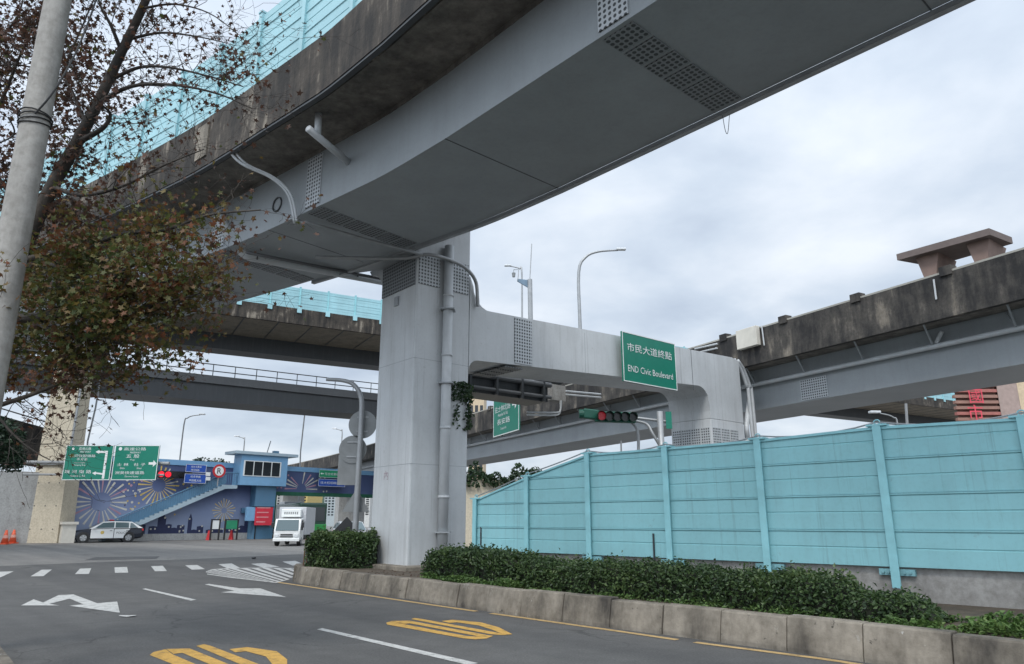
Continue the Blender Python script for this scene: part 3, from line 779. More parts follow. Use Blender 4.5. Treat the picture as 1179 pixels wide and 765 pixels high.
for i, (p, t) in enumerate(resample(PB, 3.4)):
    if p.y < 12 or p.y > 75: continue
    r = V((t.y, -t.x, 0))
    MB().box(p + r * -0.05 - t * 0.2 + UP * 9.50, t * 0.4, r * 0.36, UP * 0.32).build('joint_block', PARB, vb)
for (px, py) in ((1078, 395), (574, 486), (620, 475)):
    q = onpl(px, py, path_at(PB, (13, 25))[0] + path_at(PB, (13, 25))[2] * 1.0, path_at(PB, (13, 25))[2])
    MB().tube([q, q + azv(-28.3) * -0.25 + UP * 0.35], 0.07, 8).build('pipe_stub', PIPE, vb)
for (px, y0, y1) in ((877, 375, 398), (1075, 322, 345)):
    pp, tt, rr = path_at(PB, (13, 25))
    a = onpl(px, y0, pp - rr * 0.03, rr); b = onpl(px + 3, y1, pp - rr * 0.05, rr)
    MB().tube([a, b], 0.03, 6).build('conduit', PIPE, vb)
pp, tt, rr = path_at(PB, (10.5, 29.8))
for k in range(2):
    a = onpl(800, 402 + 5 * k, pp - rr * 0.1, rr); b = onpl(826, 396 + 5 * k, pp - rr * 0.1, rr)
    MB().tube([a, b], 0.04, 6).build('conduit', PIPE, vb)
# perforated joint plate of the girder
pj, tj, rj = path_at(PB, (11.3, 28.2))
panel('perforated_plate', pj + rj * 1.2 + UP * 6.85, tj, UP, -rj, 1.3, 0.85, PERF, vb)
# concrete wall piers that carry the far part
for dist in (30, 75, 100, 125):
    p, t = resample(PB, 1.0)[dist]; r = V((t.y, -t.x, 0))
    if dist == 30: continue
    MB().box(p + r * 1.6 - t * 0.8, r * 3.4, t * 1.6, UP * 6.37).build('pier_wall', GREYW, vb)
o = MB().box(pp - rr * 0.25 - tt * 0.55 + UP * 8.85, tt * 1.15, rr * 0.24, UP * 0.85).build('junction_box', BOXW, bevel=0.02)
tag(o, 'cream metal box fixed to the black weathered barrier above the far column', 'box')
# roofed concrete portal beyond the barrier
tl, tr = atz(1033, 300, 13.2), atz(1140, 270.5, 13.2)
tt = (tr - tl).normalized(); rr = V((-tt.y, tt.x, 0));  rr = rr if rr.dot(V((1, 0, 0))) > 0 else -rr
Lk = (tr - tl).length
tp_ = thing('concrete_portal', (tl + tr) / 2 - UP * 13.2, 'brown concrete slab on two splayed legs rising above the weathered barrier', 'portal')
MB().prism([tl + UP * -0.0, tl + rr * 2.2 + tt * .6, tr + rr * 1.9 + tt * .2, tr], UP * 0.3).build('slab', plain('brown_grey_concrete', (0.14, 0.11, 0.10), 0.8), tp_)
LEGM = plain('brown_pink_concrete', (0.21, 0.145, 0.12), 0.8)
for k, (f0, f1) in enumerate(((0.17, 0.42), (0.72, 0.95))):
    a0 = tl + tt * Lk * f0 + rr * 0.4; a1 = tl + tt * Lk * f1 + rr * 0.4
    mb = MB(); d = 0.28
    b0 = a0 + tt * d; b1 = a1 - tt * d; h = 4.8
    lo = [b0 - UP * h, b1 - UP * h, b1 - UP * h + rr * 1.4, b0 - UP * h + rr * 1.4]
    mi = [b0 - UP * 1.3, b1 - UP * 1.3, b1 - UP * 1.3 + rr * 1.4, b0 - UP * 1.3 + rr * 1.4]
    hi = [a0 - UP * .002, a1 - UP * .002, a1 - UP * .002 + rr * 1.9, a0 - UP * .002 + rr * 1.9]
    mb.add(lo + mi + hi, [(0, 1, 5, 4), (1, 2, 6, 5), (2, 3, 7, 6), (3, 0, 4, 7), (4, 5, 9, 8), (5, 6, 10, 9), (6, 7, 11, 10), (7, 4, 8, 11), (3, 2, 1, 0), (8, 9, 10, 11)])
    mb.build('leg', LEGM, tp_)

# ================================================================== FAR HIGH VIADUCT
pc0 = V((-26, 58.5, 0)) - azv(60.4) * 60
PC = walk(pc0, [(250, 60.4)], 2.0)
vc = thing('high_viaduct', (-26, 58.5, 0), 'high brown panelled viaduct crossing behind the grey pillar under a turquoise barrier', 'viaduct')
MB().sweep(PC, [(0, 19), (-10.5, 19), (-10.5, 19.5), (0, 19.5)]).build('deck_slab', BROWN, vc)
MB().sweep(PC, [(0.02, 18.85), (-0.28, 18.85), (-0.28, 20.3), (0.02, 20.3)]).build('parapet', PARA, vc)
MB().sweep(PC, [(-10.2, 18.4), (-10.6, 18.4), (-10.6, 19.9), (-10.2, 19.9)]).build('edge_beam', BROWN, vc)
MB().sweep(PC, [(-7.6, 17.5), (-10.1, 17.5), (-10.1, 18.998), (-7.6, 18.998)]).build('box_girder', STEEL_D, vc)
for p, t in resample(PC, 3.0):
    r = V((t.y, -t.x, 0)); MB().box(p - r * 0.3 + UP * 18.972, t * 0.10, r * -7.2, UP * 0.026).build('panel_joint', STEEL_D, vc)
for p, t in resample(PC, 2.6):
    r = V((t.y, -t.x, 0)); MB().box(p + r * 0.022 + UP * 19.9 - t * .2, t * 0.4, r * 0.09, UP * 0.5).build('bracket', TURQ_L, vc)
cb = barrier('noise_barrier', offset_path(PC, -0.1), 20.3, 2.0, 'turquoise noise barrier on the high brown viaduct behind the pillar', 2.6, TURQ_L, TURQ_D, side=1, foot=0.4)
for k, (px, dd) in enumerate(((497, 74), )):
    p = aty(px, 600, dd); MB().cbox((p.x - 1.5, p.y + 4.5, 8.7), 2.6, 2.6, 17.4).build('pier', GREYW, vc)

# ================================================================== LOWER RAILED BRIDGE
pdk = V((-36.1, 59.6, 0)) - azv(54.5) * 50
PD = walk(pdk, [(84, 54.5)], 2.0)
vd = thing('railed_bridge', (-36, 59.6, 0), 'dark grey girder bridge with a thin double railing crossing at the left', 'bridge')
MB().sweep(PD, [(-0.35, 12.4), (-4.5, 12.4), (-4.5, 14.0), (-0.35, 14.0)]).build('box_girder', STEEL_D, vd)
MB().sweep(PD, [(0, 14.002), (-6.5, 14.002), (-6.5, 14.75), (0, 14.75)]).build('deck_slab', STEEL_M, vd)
for z in (15.15, 15.78):
    MB().sweep(PD, [(-0.1, z), (-0.18, z), (-0.18, z + 0.08), (-0.1, z + 0.08)]).build('rail', STEEL_D, vd)
for p, t in resample(PD, 2.0):
    MB().cbox(p - V((t.y, -t.x, 0)) * 0.14 + UP * 15.3, 0.06, 0.06, 1.1).build('rail_post', STEEL_D, vd)
p = PD[-1]; MB().cbox((p.x - 3, p.y + 1.0, 6.2), 2.2, 2.2, 12.38).build('pier', GREYW, vd)
# tall beige pier in front of it
bp = thing('beige_pier', (-34.8, 55.4, 0), 'tall tapering beige concrete pier beside the police car and mural', 'bridge pier')
def frus(c, w0, d0, w1, d1, z0, z1, sx=0):
    return [V((c[0] - w0 / 2, c[1] - d0 / 2, z0)), V((c[0] + w0 / 2, c[1] - d0 / 2, z0)), V((c[0] + w0 / 2, c[1] + d0 / 2, z0)), V((c[0] - w0 / 2, c[1] + d0 / 2, z0)),
            V((c[0] - w1 / 2 + sx, c[1] - d1 / 2, z1)), V((c[0] + w1 / 2 + sx, c[1] - d1 / 2, z1)), V((c[0] + w1 / 2 + sx, c[1] + d1 / 2, z1)), V((c[0] - w1 / 2 + sx, c[1] + d1 / 2, z1))]
FR = [(0, 3, 2, 1), (4, 5, 6, 7), (0, 1, 5, 4), (1, 2, 6, 5), (2, 3, 7, 6), (3, 0, 4, 7)]
MB().add(frus((-35.2, 56.2), 2.6, 1.9, 2.05, 1.7, 0, 13.2), FR).build('shaft', BEIGE, bp)
MB().add(frus((-36.2, 56.9), 1.9, 1.2, 1.0, 1.1, 0, 7.6), FR).build('buttress', BEIGE, bp)
MB().add(frus((-35.2, 56.2), 2.3, 1.9, 2.5, 2.6, 13.202, 15.6), FR).build('capital', GREYW, bp)
for i in range(7):
    for j in range(3):
        z = 1.0 + i * 1.7; x = -35.2 + (j - 1) * (0.85 - i * 0.03); yy = 55.25 + .1 * z / 13.2
        MB().cyl((x, yy - .012, z), (x, yy + .06, z), 0.05, n=8).build('tie_hole', STEEL_D, bp)
MB().tube([V((-34.0, 55.3, 6)), V((-34.05, 55.5, 13)), V((-34.0, 55.6, 15))], 0.09, 8).build('conduit', GALV, bp)

# ================================================================== TURQUOISE ROADSIDE FENCE
F_ = azv(-45.5); FN = V((F_.y, -F_.x, 0)); FP = V((6.75, 11.52, 0))       # FN points to the back
fen = thing('turquoise_fence', FP + UP * 0.36, 'turquoise sheet steel noise fence on a low concrete wall behind the hedge', 'fence')
FB, FT = 0.88, 3.16
posts = [10.77, 8.93, 7.03, 4.97, 2.93, 0.79, -1.25, -3.3, -5.35, -7.4, -9.45]
tops = [2.10, 2.60, 3.03, 3.03, 3.04, 3.10, 3.05, 3.04, 3.04, 3.04, 3.04]
import bmesh
for i in range(len(posts) - 1):
    s0, s1 = posts[i], posts[i + 1]; z0, z1 = tops[i], tops[i + 1]
    p0 = FP + F_ * s1; lt = s0 - s1
    o = MB().prism([p0 + FN * x + UP * (FB + z) for x, z in barrier_profile(2.7)], F_ * lt).build('panel', TURQ, fen)
    jz, jx = random.uniform(-.006, .006), random.uniform(0, .012)
    for v_ in o.data.vertices: v_.co += FN * jx + UP * jz
    bm = bmesh.new(); bm.from_mesh(o.data)
    a = FP + F_ * s0 + UP * z0; b = FP + F_ * s1 + UP * z1
    nrm = (b - a).cross(FN); nrm = nrm if nrm.z > 0 else -nrm
    g = bmesh.ops.bisect_plane(bm, geom=bm.verts[:] + bm.edges[:] + bm.faces[:], plane_co=a, plane_no=nrm.normalized(), clear_outer=True)
    bmesh.ops.holes_fill(bm, edges=[e for e in g['geom_cut'] if isinstance(e, bmesh.types.BMEdge)])
    bm.to_mesh(o.data); bm.free()
    MB().prism([a - FN * 0.03, b - FN * 0.03, b + FN * 0.1, a + FN * 0.1], UP * 0.045).build('top_channel', TURQ_D, fen)
for i, (s0, zt) in enumerate(zip(posts, tops)):
    p = FP + F_ * s0
    w_ = 0.135
    mb = MB().box(p - F_ * w_ / 2 - FN * 0.075 + UP * 0.56, F_ * w_, FN * 0.035, UP * (zt + 0.08 - 0.56))
    mb.box(p - F_ * 0.02 - FN * 0.04 + UP * 0.66, F_ * 0.04, FN * 0.18, UP * (zt + 0.06 - 0.66))
    po = mb.build('post', TURQ_D, fen, bevel=0.006)
    mb = MB().box(p - F_ * 0.27 + FN * 0.03 + UP * 0.75, F_ * 0.54, FN * 0.068, UP * 0.10)
    for k in (-.2, -.12, .12, .2): mb.cyl(p + F_ * k + FN * 0.0 + UP * 0.80, p + F_ * k + FN * 0.03 + UP * 0.80, 0.022, n=6)
    mb.build('bracket', TURQ_G, po)
    mb = MB().box(p - F_ * 0.16 - FN * 0.08 + UP * (zt + 0.05), F_ * 0.32, FN * 0.2, UP * 0.03)
    mb.tube([p + F_ * 0.05 * math.cos(R(a)) + UP * (zt + 0.12 + 0.04 * math.sin(R(a))) for a in range(0, 361, 40)], 0.012, 5)
    mb.build('cap', TURQ_D, po)
# top rope
mb = MB(); rp = []
for i in range(len(posts) - 1):
    a = FP + F_ * posts[i] + UP * (tops[i] + 0.12); b = FP + F_ * posts[i + 1] + UP * (tops[i + 1] + 0.12)
    for k in range(6): t = k / 6; rp.append(a.lerp(b, t) - UP * 0.10 * 4 * t * (1 - t) * (1 if i > 1 else .2))
MB().tube(rp, 0.014, 6).build('top_cable', GALV, fen)
MB().box(FP + F_ * -11 + FN * 0.10 - UP * 0.05, F_ * 21.9, FN * 0.3, UP * 0.99).build('base_wall', WALLC, fen)
MB().box(FP + F_ * 5.35 - FN * 0.03 + UP * 0.8, F_ * 0.03, FN * 0.03, UP * 0.55).build('drop_rod', STEEL_D, fen)
MB().box(FP + F_ * 10.55 - FN * 0.03 + UP * 1.0, F_ * 0.03, FN * 0.03, UP * 0.45).build('drop_rod', STEEL_D, fen)

# ================================================================== MURAL WALL
W_ = azv(44); NW = V((W_.y, -W_.x, 0)); WP = V((-34.5, 57.5, 0))          # NW points to the road
def wl(al, z, off=0.0): return WP + W_ * al + NW * off + UP * z
def wpx(px, py, off=0.0):
    q = onpl(px, py, WP + NW * off, NW); return (q - WP).dot(W_), q.z
mw = thing('mural_wall', wl(8, 0), 'blue wall painted with fireworks and a night skyline behind the police car', 'wall')
DT = -0.5
MB().box(wl(-1.0, 0, DT), W_ * 17.9, NW * 0.5, UP * 6.3).build('wall_face', MURAL, mw)
MB().box(wl(16.9, 4.25, DT), W_ * 16, NW * 0.5, UP * 2.05).build('wall_face', MURAL, mw)
MB().box(wl(29.6, 0, DT), W_ * 8, NW * 0.5, UP * 4.25).build('wall_face', GREENF, mw)
MB().box(wl(-1.0, 6.302, -0.55), W_ * 33.9, NW * 0.62, UP * 0.45).build('coping', SKYBLUE, mw)
MB().box(wl(-1.0, 0.0, 0.002), W_ * 17.9, NW * 0.06, UP * 0.55).build('plinth', GREYW, mw)
MB().box(wl(16.7, 0, 0.01), W_ * 0.5, NW * 0.12, UP * 4.3).build('opening_frame', GREENF, mw)
MB().box(wl(16.7, 3.95, 0.132), W_ * 13, NW * 0.12, UP * 0.36).build('opening_frame', GREENF, mw)
def firework(c_al, c_z, r0, r1, n, mats, name='painted_firework', dots=True, seed=1, half=False):
    rn = random.Random(seed)
    mbs = [MB() for _ in mats]
    for i in range(n):
        a = 2 * math.pi * i / n + rn.uniform(-.03, .03)
        if half and math.sin(a) < -0.05: continue
        d = W_ * math.cos(a) + UP * math.sin(a); q = W_ * -math.sin(a) + UP * math.cos(a)
        k = rn.uniform(0.85, 1.05); m = mbs[i % len(mbs)]
        c = wl(c_al, c_z, 0.012)
        p = [c + d * r0 - q * r1 * .012, c + d * r1 * k - q * r1 * .04, c + d * r1 * k + q * r1 * .04, c + d * r0 + q * r1 * .012]
        if min(v.z for v in p) > 0.05 and max(v.z for v in p) < 6.28: m.poly(p if (p[1] - p[0]).cross(p[2] - p[0]).dot(NW) > 0 else p[::-1])
        if dots:
            for rr in (1.2, 1.42, 1.62):
                if rn.random() < 0.3: continue
                cc = c + d * r1 * rr * k + q * r1 * rn.uniform(-.1, .1)
                if cc.z < 0.15 or cc.z > 6.1: continue
                rd = r1 * rn.uniform(.035, .06)
                pts = [cc + (W_ * math.cos(R(t)) + UP * math.sin(R(t))) * rd for t in range(0, 360, 45)]
                m.poly(pts if (pts[1] - pts[0]).cross(pts[2] - pts[0]).dot(NW) > 0 else pts[::-1])
    for m, mt in zip(mbs, mats):
        if m.v: tag(m.build(name, mt, mw), kind='stuff')
a_, z_ = wpx(116, 578); firework(a_, z_, 0.75, 2.05, 24, (BOARD, BOARD, MURP, BOARD), seed=3)
a_, z_ = wpx(183, 559); firework(a_, z_, 0.55, 1.7, 24, (MURY, BOARD, MURY), seed=5)
a_, z_ = wpx(258, 588); firework(a_, z_, 0.25, 1.05, 22, (BOARD, MURY), seed=8, dots=False)
a_, z_ = wpx(347, 563); firework(a_, z_, 0.5, 1.9, 26, (BOARD, MURP, BOARD), seed=9, half=True)
# painted skyline along the foot of the wall
mb = MB(); rn = random.Random(4); x = 4.2; mbl = MB()
while x < 16.4:
    w = rn.uniform(0.25, 0.7); h = rn.choice((0.3, 0.5, 0.7, 0.9, 1.2)) * rn.uniform(.8, 1.1)
    tpz = 0.56 + h
    pts = [wl(x, 0.56, 0.008), wl(x + w, 0.56, 0.008), wl(x + w, tpz, 0.008), wl(x + w / 2, tpz + (0.5 if h > 1 else 0.05), 0.008), wl(x, tpz, 0.008)]
    mb.poly(pts if (pts[1] - pts[0]).cross(pts[2] - pts[0]).dot(NW) > 0 else pts[::-1])
    for k in range(rn.randint(0, 3)):
        xx = x + rn.uniform(0, w); zz = 0.6 + rn.uniform(0, h)
        p = [wl(xx, zz, 0.014), wl(xx + .13, zz, 0.014), wl(xx + .13, zz + .13, 0.014), wl(xx, zz + .13, 0.014)]
        mbl.poly(p if (p[1] - p[0]).cross(p[2] - p[0]).dot(NW) > 0 else p[::-1])
    x += w + rn.choice((0, 0, 0.25))
tag(mb.build('painted_skyline', MURD, mw), kind='stuff'); tag(mbl.build('painted_windows', BOARD, mw), kind='stuff')
# cabin on the wall with its stair
cab = thing('control_cabin', wl(14.5, 4.7, 0.8), 'sky blue cabin with four dark windows jutting from the top of the mural wall', 'cabin')
c0, c1 = 12.7, 17.3
MB().box(wl(c0, 4.75, 0.02), W_ * (c1 - c0), NW * 1.5, UP * 2.75).build('wall', SKYBLUE, cab)
MB().box(wl(c0 - 0.7, 7.502, -0.5), W_ * (c1 - c0 + 1.6), NW * 2.3, UP * 0.26).build('roof', STAIRW, cab)
MB().box(wl(14.6, 0, 0.02), W_ * 2.0, NW * 1.0, UP * 4.748).build('column', STAIRB, cab)
x0, zt = wpx(282, 531, 1.52); x1, zb = wpx(322, 545, 1.52)
zb = zt - 1.25; ww = (x1 - x0) / 4
fr = MB().box(wl(x0 - .08, zb - .08, 1.522), W_ * (x1 - x0 + .16), NW * 0.04, UP * (zt - zb + .16)).build('window_frame', SIGN_W, cab)
for k in range(4):
    MB().box(wl(x0 + ww * k + .05, zb, 1.564), W_ * (ww - .1), NW * 0.02, UP * (zt - zb)).build('window', GLASS, cab)
MB().box(wl(16.2, 7.77, 0.4), W_ * 0.5, NW * 0.4, UP * 0.3).build('roof_vent', STAIRB, cab)
MB().tube([wl(15.6, 7.76, 0.5), wl(15.9, 9.0, 0.5)], 0.05, 6).build('mast', GALV, cab)
st = thing('wall_stair', wl(8, 2.5, 0.7), 'blue stair with a barred railing climbing the mural wall to the cabin', 'stair')
s0, zs0 = 2.2, 0.35; s1, zs1 = 11.6, 4.72
mb = MB(); ns = 26; lo = []; hi = []
for i in range(ns):
    x = s0 + (s1 - s0) * i / ns; x2 = s0 + (s1 - s0) * (i + 1) / ns; z2_ = zs0 + (zs1 - zs0) * (i + 1) / ns
    hi += [(x, z2_), (x2, z2_)]
profs = [(s0, zs0 - .3)] + hi + [(c0 - 0.02, zs1), (c0 - 0.02, zs1 - 0.3), (s1, zs1 - 0.34)]
MB().prism([wl(x, z, 0.02) for x, z in profs], NW * 1.2).build('steps', STAIRW, st)
nb = 58
mb = MB()
for i in range(nb):
    x = s0 + (c0 - s0) * i / (nb - 1); z = min(zs1, zs0 + (zs1 - zs0) * (x - s0) / (s1 - s0))
    MB().box(wl(x, z + 0.05, 1.17), W_ * 0.05, NW * 0.03, UP * 1.0).build('baluster', STAIRB, st)
MB().tube([wl(s0, zs0 + 1.08, 1.19), wl(s1, zs1 + 1.08, 1.19), wl(c0 - .03, zs1 + 1.08, 1.19)], 0.05, 6).build('handrail', STAIRB, st)
MB().prism([wl(s0, zs0 + .12, 1.16), wl(s1, zs1 + .12, 1.16), wl(s1, zs1 + 0.95, 1.16), wl(s0, zs0 + 0.95, 1.16)], NW * 0.008).build('railing_mesh', STAIRB, st)
# cabinets and banner
def hung(name, px0, py0, px1, py1, off, th, mat, label, cat, sub=None):
    a, zt = wpx(px0, py0, off + th); b, zb = wpx(px1, py1, off + th)
    o = MB().box(wl(a, zb, off), W_ * (b - a), NW * th, UP * (zt - zb)).build(name, mat, bevel=0.015)
    return tag(o, label, cat), a, b, zb, zt
hung('electric_cabinet', 285, 584, 296, 600, 1.05, 0.35, SKYBLUE, 'larger pale blue electric cabinet below the cabin', 'cabinet')
hung('electric_cabinet', 279, 585, 284.4, 591, 0.05, 0.25, STAIRB, 'small blue electric box left of the larger cabinet', 'cabinet')
o, a, b, zb, zt = hung('banner', 294.5, 584, 313, 605, 1.45, 0.03, REDBAN, 'bright red cloth banner hanging beside the tunnel opening', 'banner')
for k in range(4): MB().box(wl(a + 0.15, zb + 0.25 + k * 0.42, 1.483), W_ * (b - a) * random.uniform(.5, .75), NW * 0.006, UP * 0.10).build('text_line', plain('pink_text', (0.7, 0.28, 0.3), 0.6), o)
MB().box(wl(a - .1, zt, 1.0), W_ * (b - a + .2), NW * 0.5, UP * 0.06).build('banner_bar', BLACK, o)
MB().box(wl(a + .3, 0.0, 1.05), W_ * 0.08, NW * 0.08, UP * zt).build('banner_post', BLACK, o)
# signal and signs on the wall
sg = thing('traffic_signal', wl(*wpx(195, 546, 0.6), 0.6), 'horizontal traffic signal lit red beside the large green road sign', 'traffic signal')
a, z = wpx(181, 546, 0.6)
MB().box(wl(a, z - .3, 0.45), W_ * 2.9, NW * 0.2, UP * 0.6).build('housing', BLACK, sg)
for k in range(5):
    o = MB().cyl(wl(a + .3 + .57 * k, z, 0.64), wl(a + .3 + .57 * k, z, 0.72), 0.24, n=16)
    o.build('lens', LENS_R if k < 2 else LENS_D, sg)
MB().box(wl(a + 1.2, z - .1, 0.0), W_ * .2, NW * .449, UP * .2).build('bracket', GALV, sg)
def board(name, corners, th, mat, label, cat, lines=(), group=None, border=True, post=None, ymat=None, arrows=()):
    """flat sign: corners TL, TR, BL as world points; text lines given in fractions of width/height"""
    tl, tr, bl_ = corners; u = (tr - tl); v = (tl - bl_); w, h = u.length, v.length; u.normalize(); v.normalize(); n = u.cross(v).normalized()
    t = thing(name, bl_ + u * w / 2, label, cat, group)
    MB().box(bl_ - n * th, u * w, v * h, n * th).build('sheet', mat, t)
    if border:
        bw = 0.018 * max(h, 1.4)
        mb = MB()
        for (o_, X, Y) in ((bl_, u * w, v * bw), (tl - v * bw, u * w, v * bw), (bl_ + v * bw, u * bw, v * (h - 2 * bw)), (bl_ + u * (w - bw) + v * bw, u * bw, v * (h - 2 * bw))):
            mb.box(o_ + n * 0.001, X, Y, n * 0.008)
        mb.build('border', SIGN_W, t)
    mb = MB()
    for (txt, fx, fy, fh, fw, al) in lines:
        mb.text(txt, bl_ + u * w * fx + v * h * fy, u, v, h * fh, (w * fw) if fw else None, al, 0.012)
    for pl in arrows:
        MB().poly([bl_ + u * w * x + v * h * y + n * 0.012 for x, y in pl]).build('arrow', SIGN_W, t)
    if mb.v: mb.build('lettering', SIGN_W, t)
    MB().box(bl_ + u * w * .1 - n * (th + 0.05), u * w * 0.8, v * h * 0.08, n * 0.048).build('back_rail', SIGN_BACK, t)
    if post:
        for f in post: MB().tube([bl_ + u * w * f - n * (th + 0.1) + v * h, V((bl_.x + u.x * w * f - n.x * (th + .1), bl_.y + u.y * w * f - n.y * (th + .1), 0))], 0.06, 8).build('post', GALV, t)
    return t
def wallsign(px0, py0, px1, py1, off):
    a, zt = wpx(px0, py0, off); b, zb = wpx(px1, py1, off)
    return wl(a, zt, off), wl(b, zt, off), wl(a, zb, off)
board('direction_sign', wallsign(214.5, 534.5, 237, 544.5, 1.6), 0.05, SIGN_B, 'upper blue sign of the pair on the stair railing', 'road sign', [('往台北車站', .5, .58, .26, None, 'C'), ('環河南路', .46, .16, .26, None, 'C')])
board('direction_sign', wallsign(213, 545.5, 236.5, 557, 1.6), 0.05, SIGN_B, 'lower blue sign of the pair on the stair railing', 'road sign', [('往忠孝橋', .5, .58, .26, None, 'C'), ('中興橋方向', .5, .16, .26, None, 'C')])
board('small_sign', wallsign(237.3, 543.8, 242, 548.3, 1.62), 0.04, SIGN_W, 'small white plate upper one right of the blue sign pair', 'sign', border=False)
board('small_sign', wallsign(237.3, 549.3, 242, 553.5, 1.62), 0.04, SIGN_W, 'small white plate lower one right of the blue sign pair', 'sign', border=False)
a, z = wpx(252.5, 542.5, 1.7)
rs = thing('round_sign', wl(a, z, 1.7), 'round red and white letter sign above the stair railing', 'road sign')
MB().cyl(wl(a, z, 1.66), wl(a, z, 1.70), 0.58, n=24).build('disc', RED, rs)
MB().cyl(wl(a, z, 1.70), wl(a, z, 1.712), 0.40, n=24).build('face', SIGN_W, rs)
MB().text('R', wl(a, z - .24, 1.72), W_, UP, 0.48).build('lettering', BLACK, rs)
MB().tube([wl(a, z - .5, 1.62), wl(a, z - 1.3, 1.62)], 0.05, 8).build('post', GALV, rs)
ga, gb, gc = wallsign(368, 541, 397.5, 551, 0.9)
LA = [(.04, .5), (.10, .66), (.10, .55), (.17, .55), (.17, .45), (.10, .45), (.10, .34)]
RA = [(.97, .5), (.91, .34), (.91, .45), (.82, .45), (.82, .55), (.91, .55), (.91, .66)]
board('direction_sign', (ga, gb, gc), 0.06, plain('bright_green_sign', (0.01, 0.26, 0.12), 0.4), 'green sign with left arrow above the tunnel opening', 'road sign', [('往台北車站方向', .58, .32, .36, .74, 'C')], arrows=[LA[::-1]])
ga, gb, gc = wallsign(367, 551.5, 397, 561, 0.9)
board('direction_sign', (ga, gb, gc), 0.06, SIGN_B, 'blue sign with right arrow above the tunnel opening', 'road sign', [('往大稻埕碼頭', .42, .32, .36, .7, 'C')], arrows=[RA])
# big green sign pair on an arm from the beige pier
gy = 53.6
gz = lambda px, py: aty(px, py, gy)
t1_ = gz(75.5, 513.0); t2_ = gz(129, 513.6); b1_ = gz(75.5, 553); 
def vert(p, q): return V((p.x, p.y, q.z))
t2_ = V((t2_.x, gy, t1_.z))
gtl = V((gz(77, 513).x, gy, gz(77, 513).z)); wL = gz(129, 530).x - gtl.x; hL = gtl.z - gz(77, 553).z
bend = [(.69, .06), (.69, .17), (.60, .17), (.60, .12), (.52, .215), (.60, .31), (.60, .26), (.69, .26)]
arrL = [[(.84, .04), (.89, .04), (.89, .84), (.71, .84), (.71, .87), (.63, .81), (.71, .75), (.71, .78), (.84, .78)], [(.70, .25), (.62, .20), (.70, .14), (.70, .18), (.84, .15), (.84, .20), (.70, .22)]]
def fixo(p):
    a = sum(p[i][0] * p[(i + 1) % len(p)][1] - p[(i + 1) % len(p)][0] * p[i][1] for i in range(len(p)))
    return p if a > 0 else p[::-1]
board('road_sign', (gtl, gtl + V((wL, 0, 0)), gtl - UP * hL), 0.08, SIGN_G, 'left green motorway sign with two left arrows beside the beige pier', 'road sign',
      [('高速公路', .40, .86, .085, None, 'C'), ('FREEWAY', .42, .785, .05, None, 'C'), ('環河快速道路', .37, .655, .085, .54, 'C'), ('中 興 橋', .37, .555, .08, None, 'C'),
       ('Huanhe Expwy', .33, .47, .05, None, 'C'), ('Zhongxing Brdg.', .33, .40, .05, None, 'C'), ('環 河 南 路', .32, .19, .10, .56, 'C'), ('Huanhe S. Rd.', .33, .095, .055, None, 'C'), ('●', .15, .865, .075, None, 'C')],
      arrows=[fixo(p) for p in arrL])
arrR = [[(.80, .44), (.90, .44), (.90, .38), (.98, .475), (.90, .57), (.90, .51), (.80, .51)]]
gtr = gtl + V((wL + 0.12, 0, 0)); wR = gz(182, 530).x - gtr.x
board('road_sign', (gtr, gtr + V((wR, 0, 0)), gtr - UP * hL), 0.08, SIGN_G, 'right green motorway sign with a single right arrow beside the first', 'road sign',
      [('高速公路', .45, .85, .09, .5, 'C'), ('FREEWAY', .47, .765, .05, None, 'C'), ('五 股', .42, .635, .10, .30, 'C'), ('Wugu', .42, .55, .055, None, 'C'), ('士 林', .22, .40, .09, .26, 'C'), ('社 子', .60, .40, .09, .26, 'C'),
       ('Shilin', .22, .315, .05, None, 'C'), ('Shezi', .60, .315, .05, None, 'C'), ('洲美快速道路', .40, .165, .09, .66, 'C'), ('Zhoumei Expwy', .45, .07, .055, None, 'C'), ('●', .12, .85, .1, None, 'C')],
      arrows=[fixo(p) for p in arrR])
arm = thing('sign_gantry', (-34.2, gy + .5, 5.6), 'grey steel arm from the beige pier holding the green motorway signs', 'gantry')
MB().tube([V((-36.4, gy + .35, 5.85)), V((-25.6, gy + .35, 5.75))], 0.13, 10).build('arm', GALV, arm)
MB().tube([V((-36.4, gy + .35, 4.95)), V((-25.9, gy + .35, 4.9))], 0.08, 10).build('arm', GALV, arm)
MB().cbox((-35.2, 55.2, 5.85), 2.6, 0.12, 0.25).build('collar', SIGN_BACK, arm)
MB().tube([V((-34.5, gy + .35, 5.85)), V((-34.5, 55.3, 5.85))], 0.12, 8).build('bracket', GALV, arm)
# sign on the portal beam
q0 = ff(8.5, 8.22) + NB * 0.32; uu = (ff(11.55, 8.30) - ff(8.5, 8.22)); 
board('road_sign', (q0, q0 + B_ * 3.05, q0 - UP * 1.83), 0.07, SIGN_G, 'green road sign fixed to the front of the portal beam', 'road sign',
      [('市民大道終點', .5, .62, .17, .84, 'C'), ('END Civic Boulevard', .5, .21, .13, .84, 'C')])
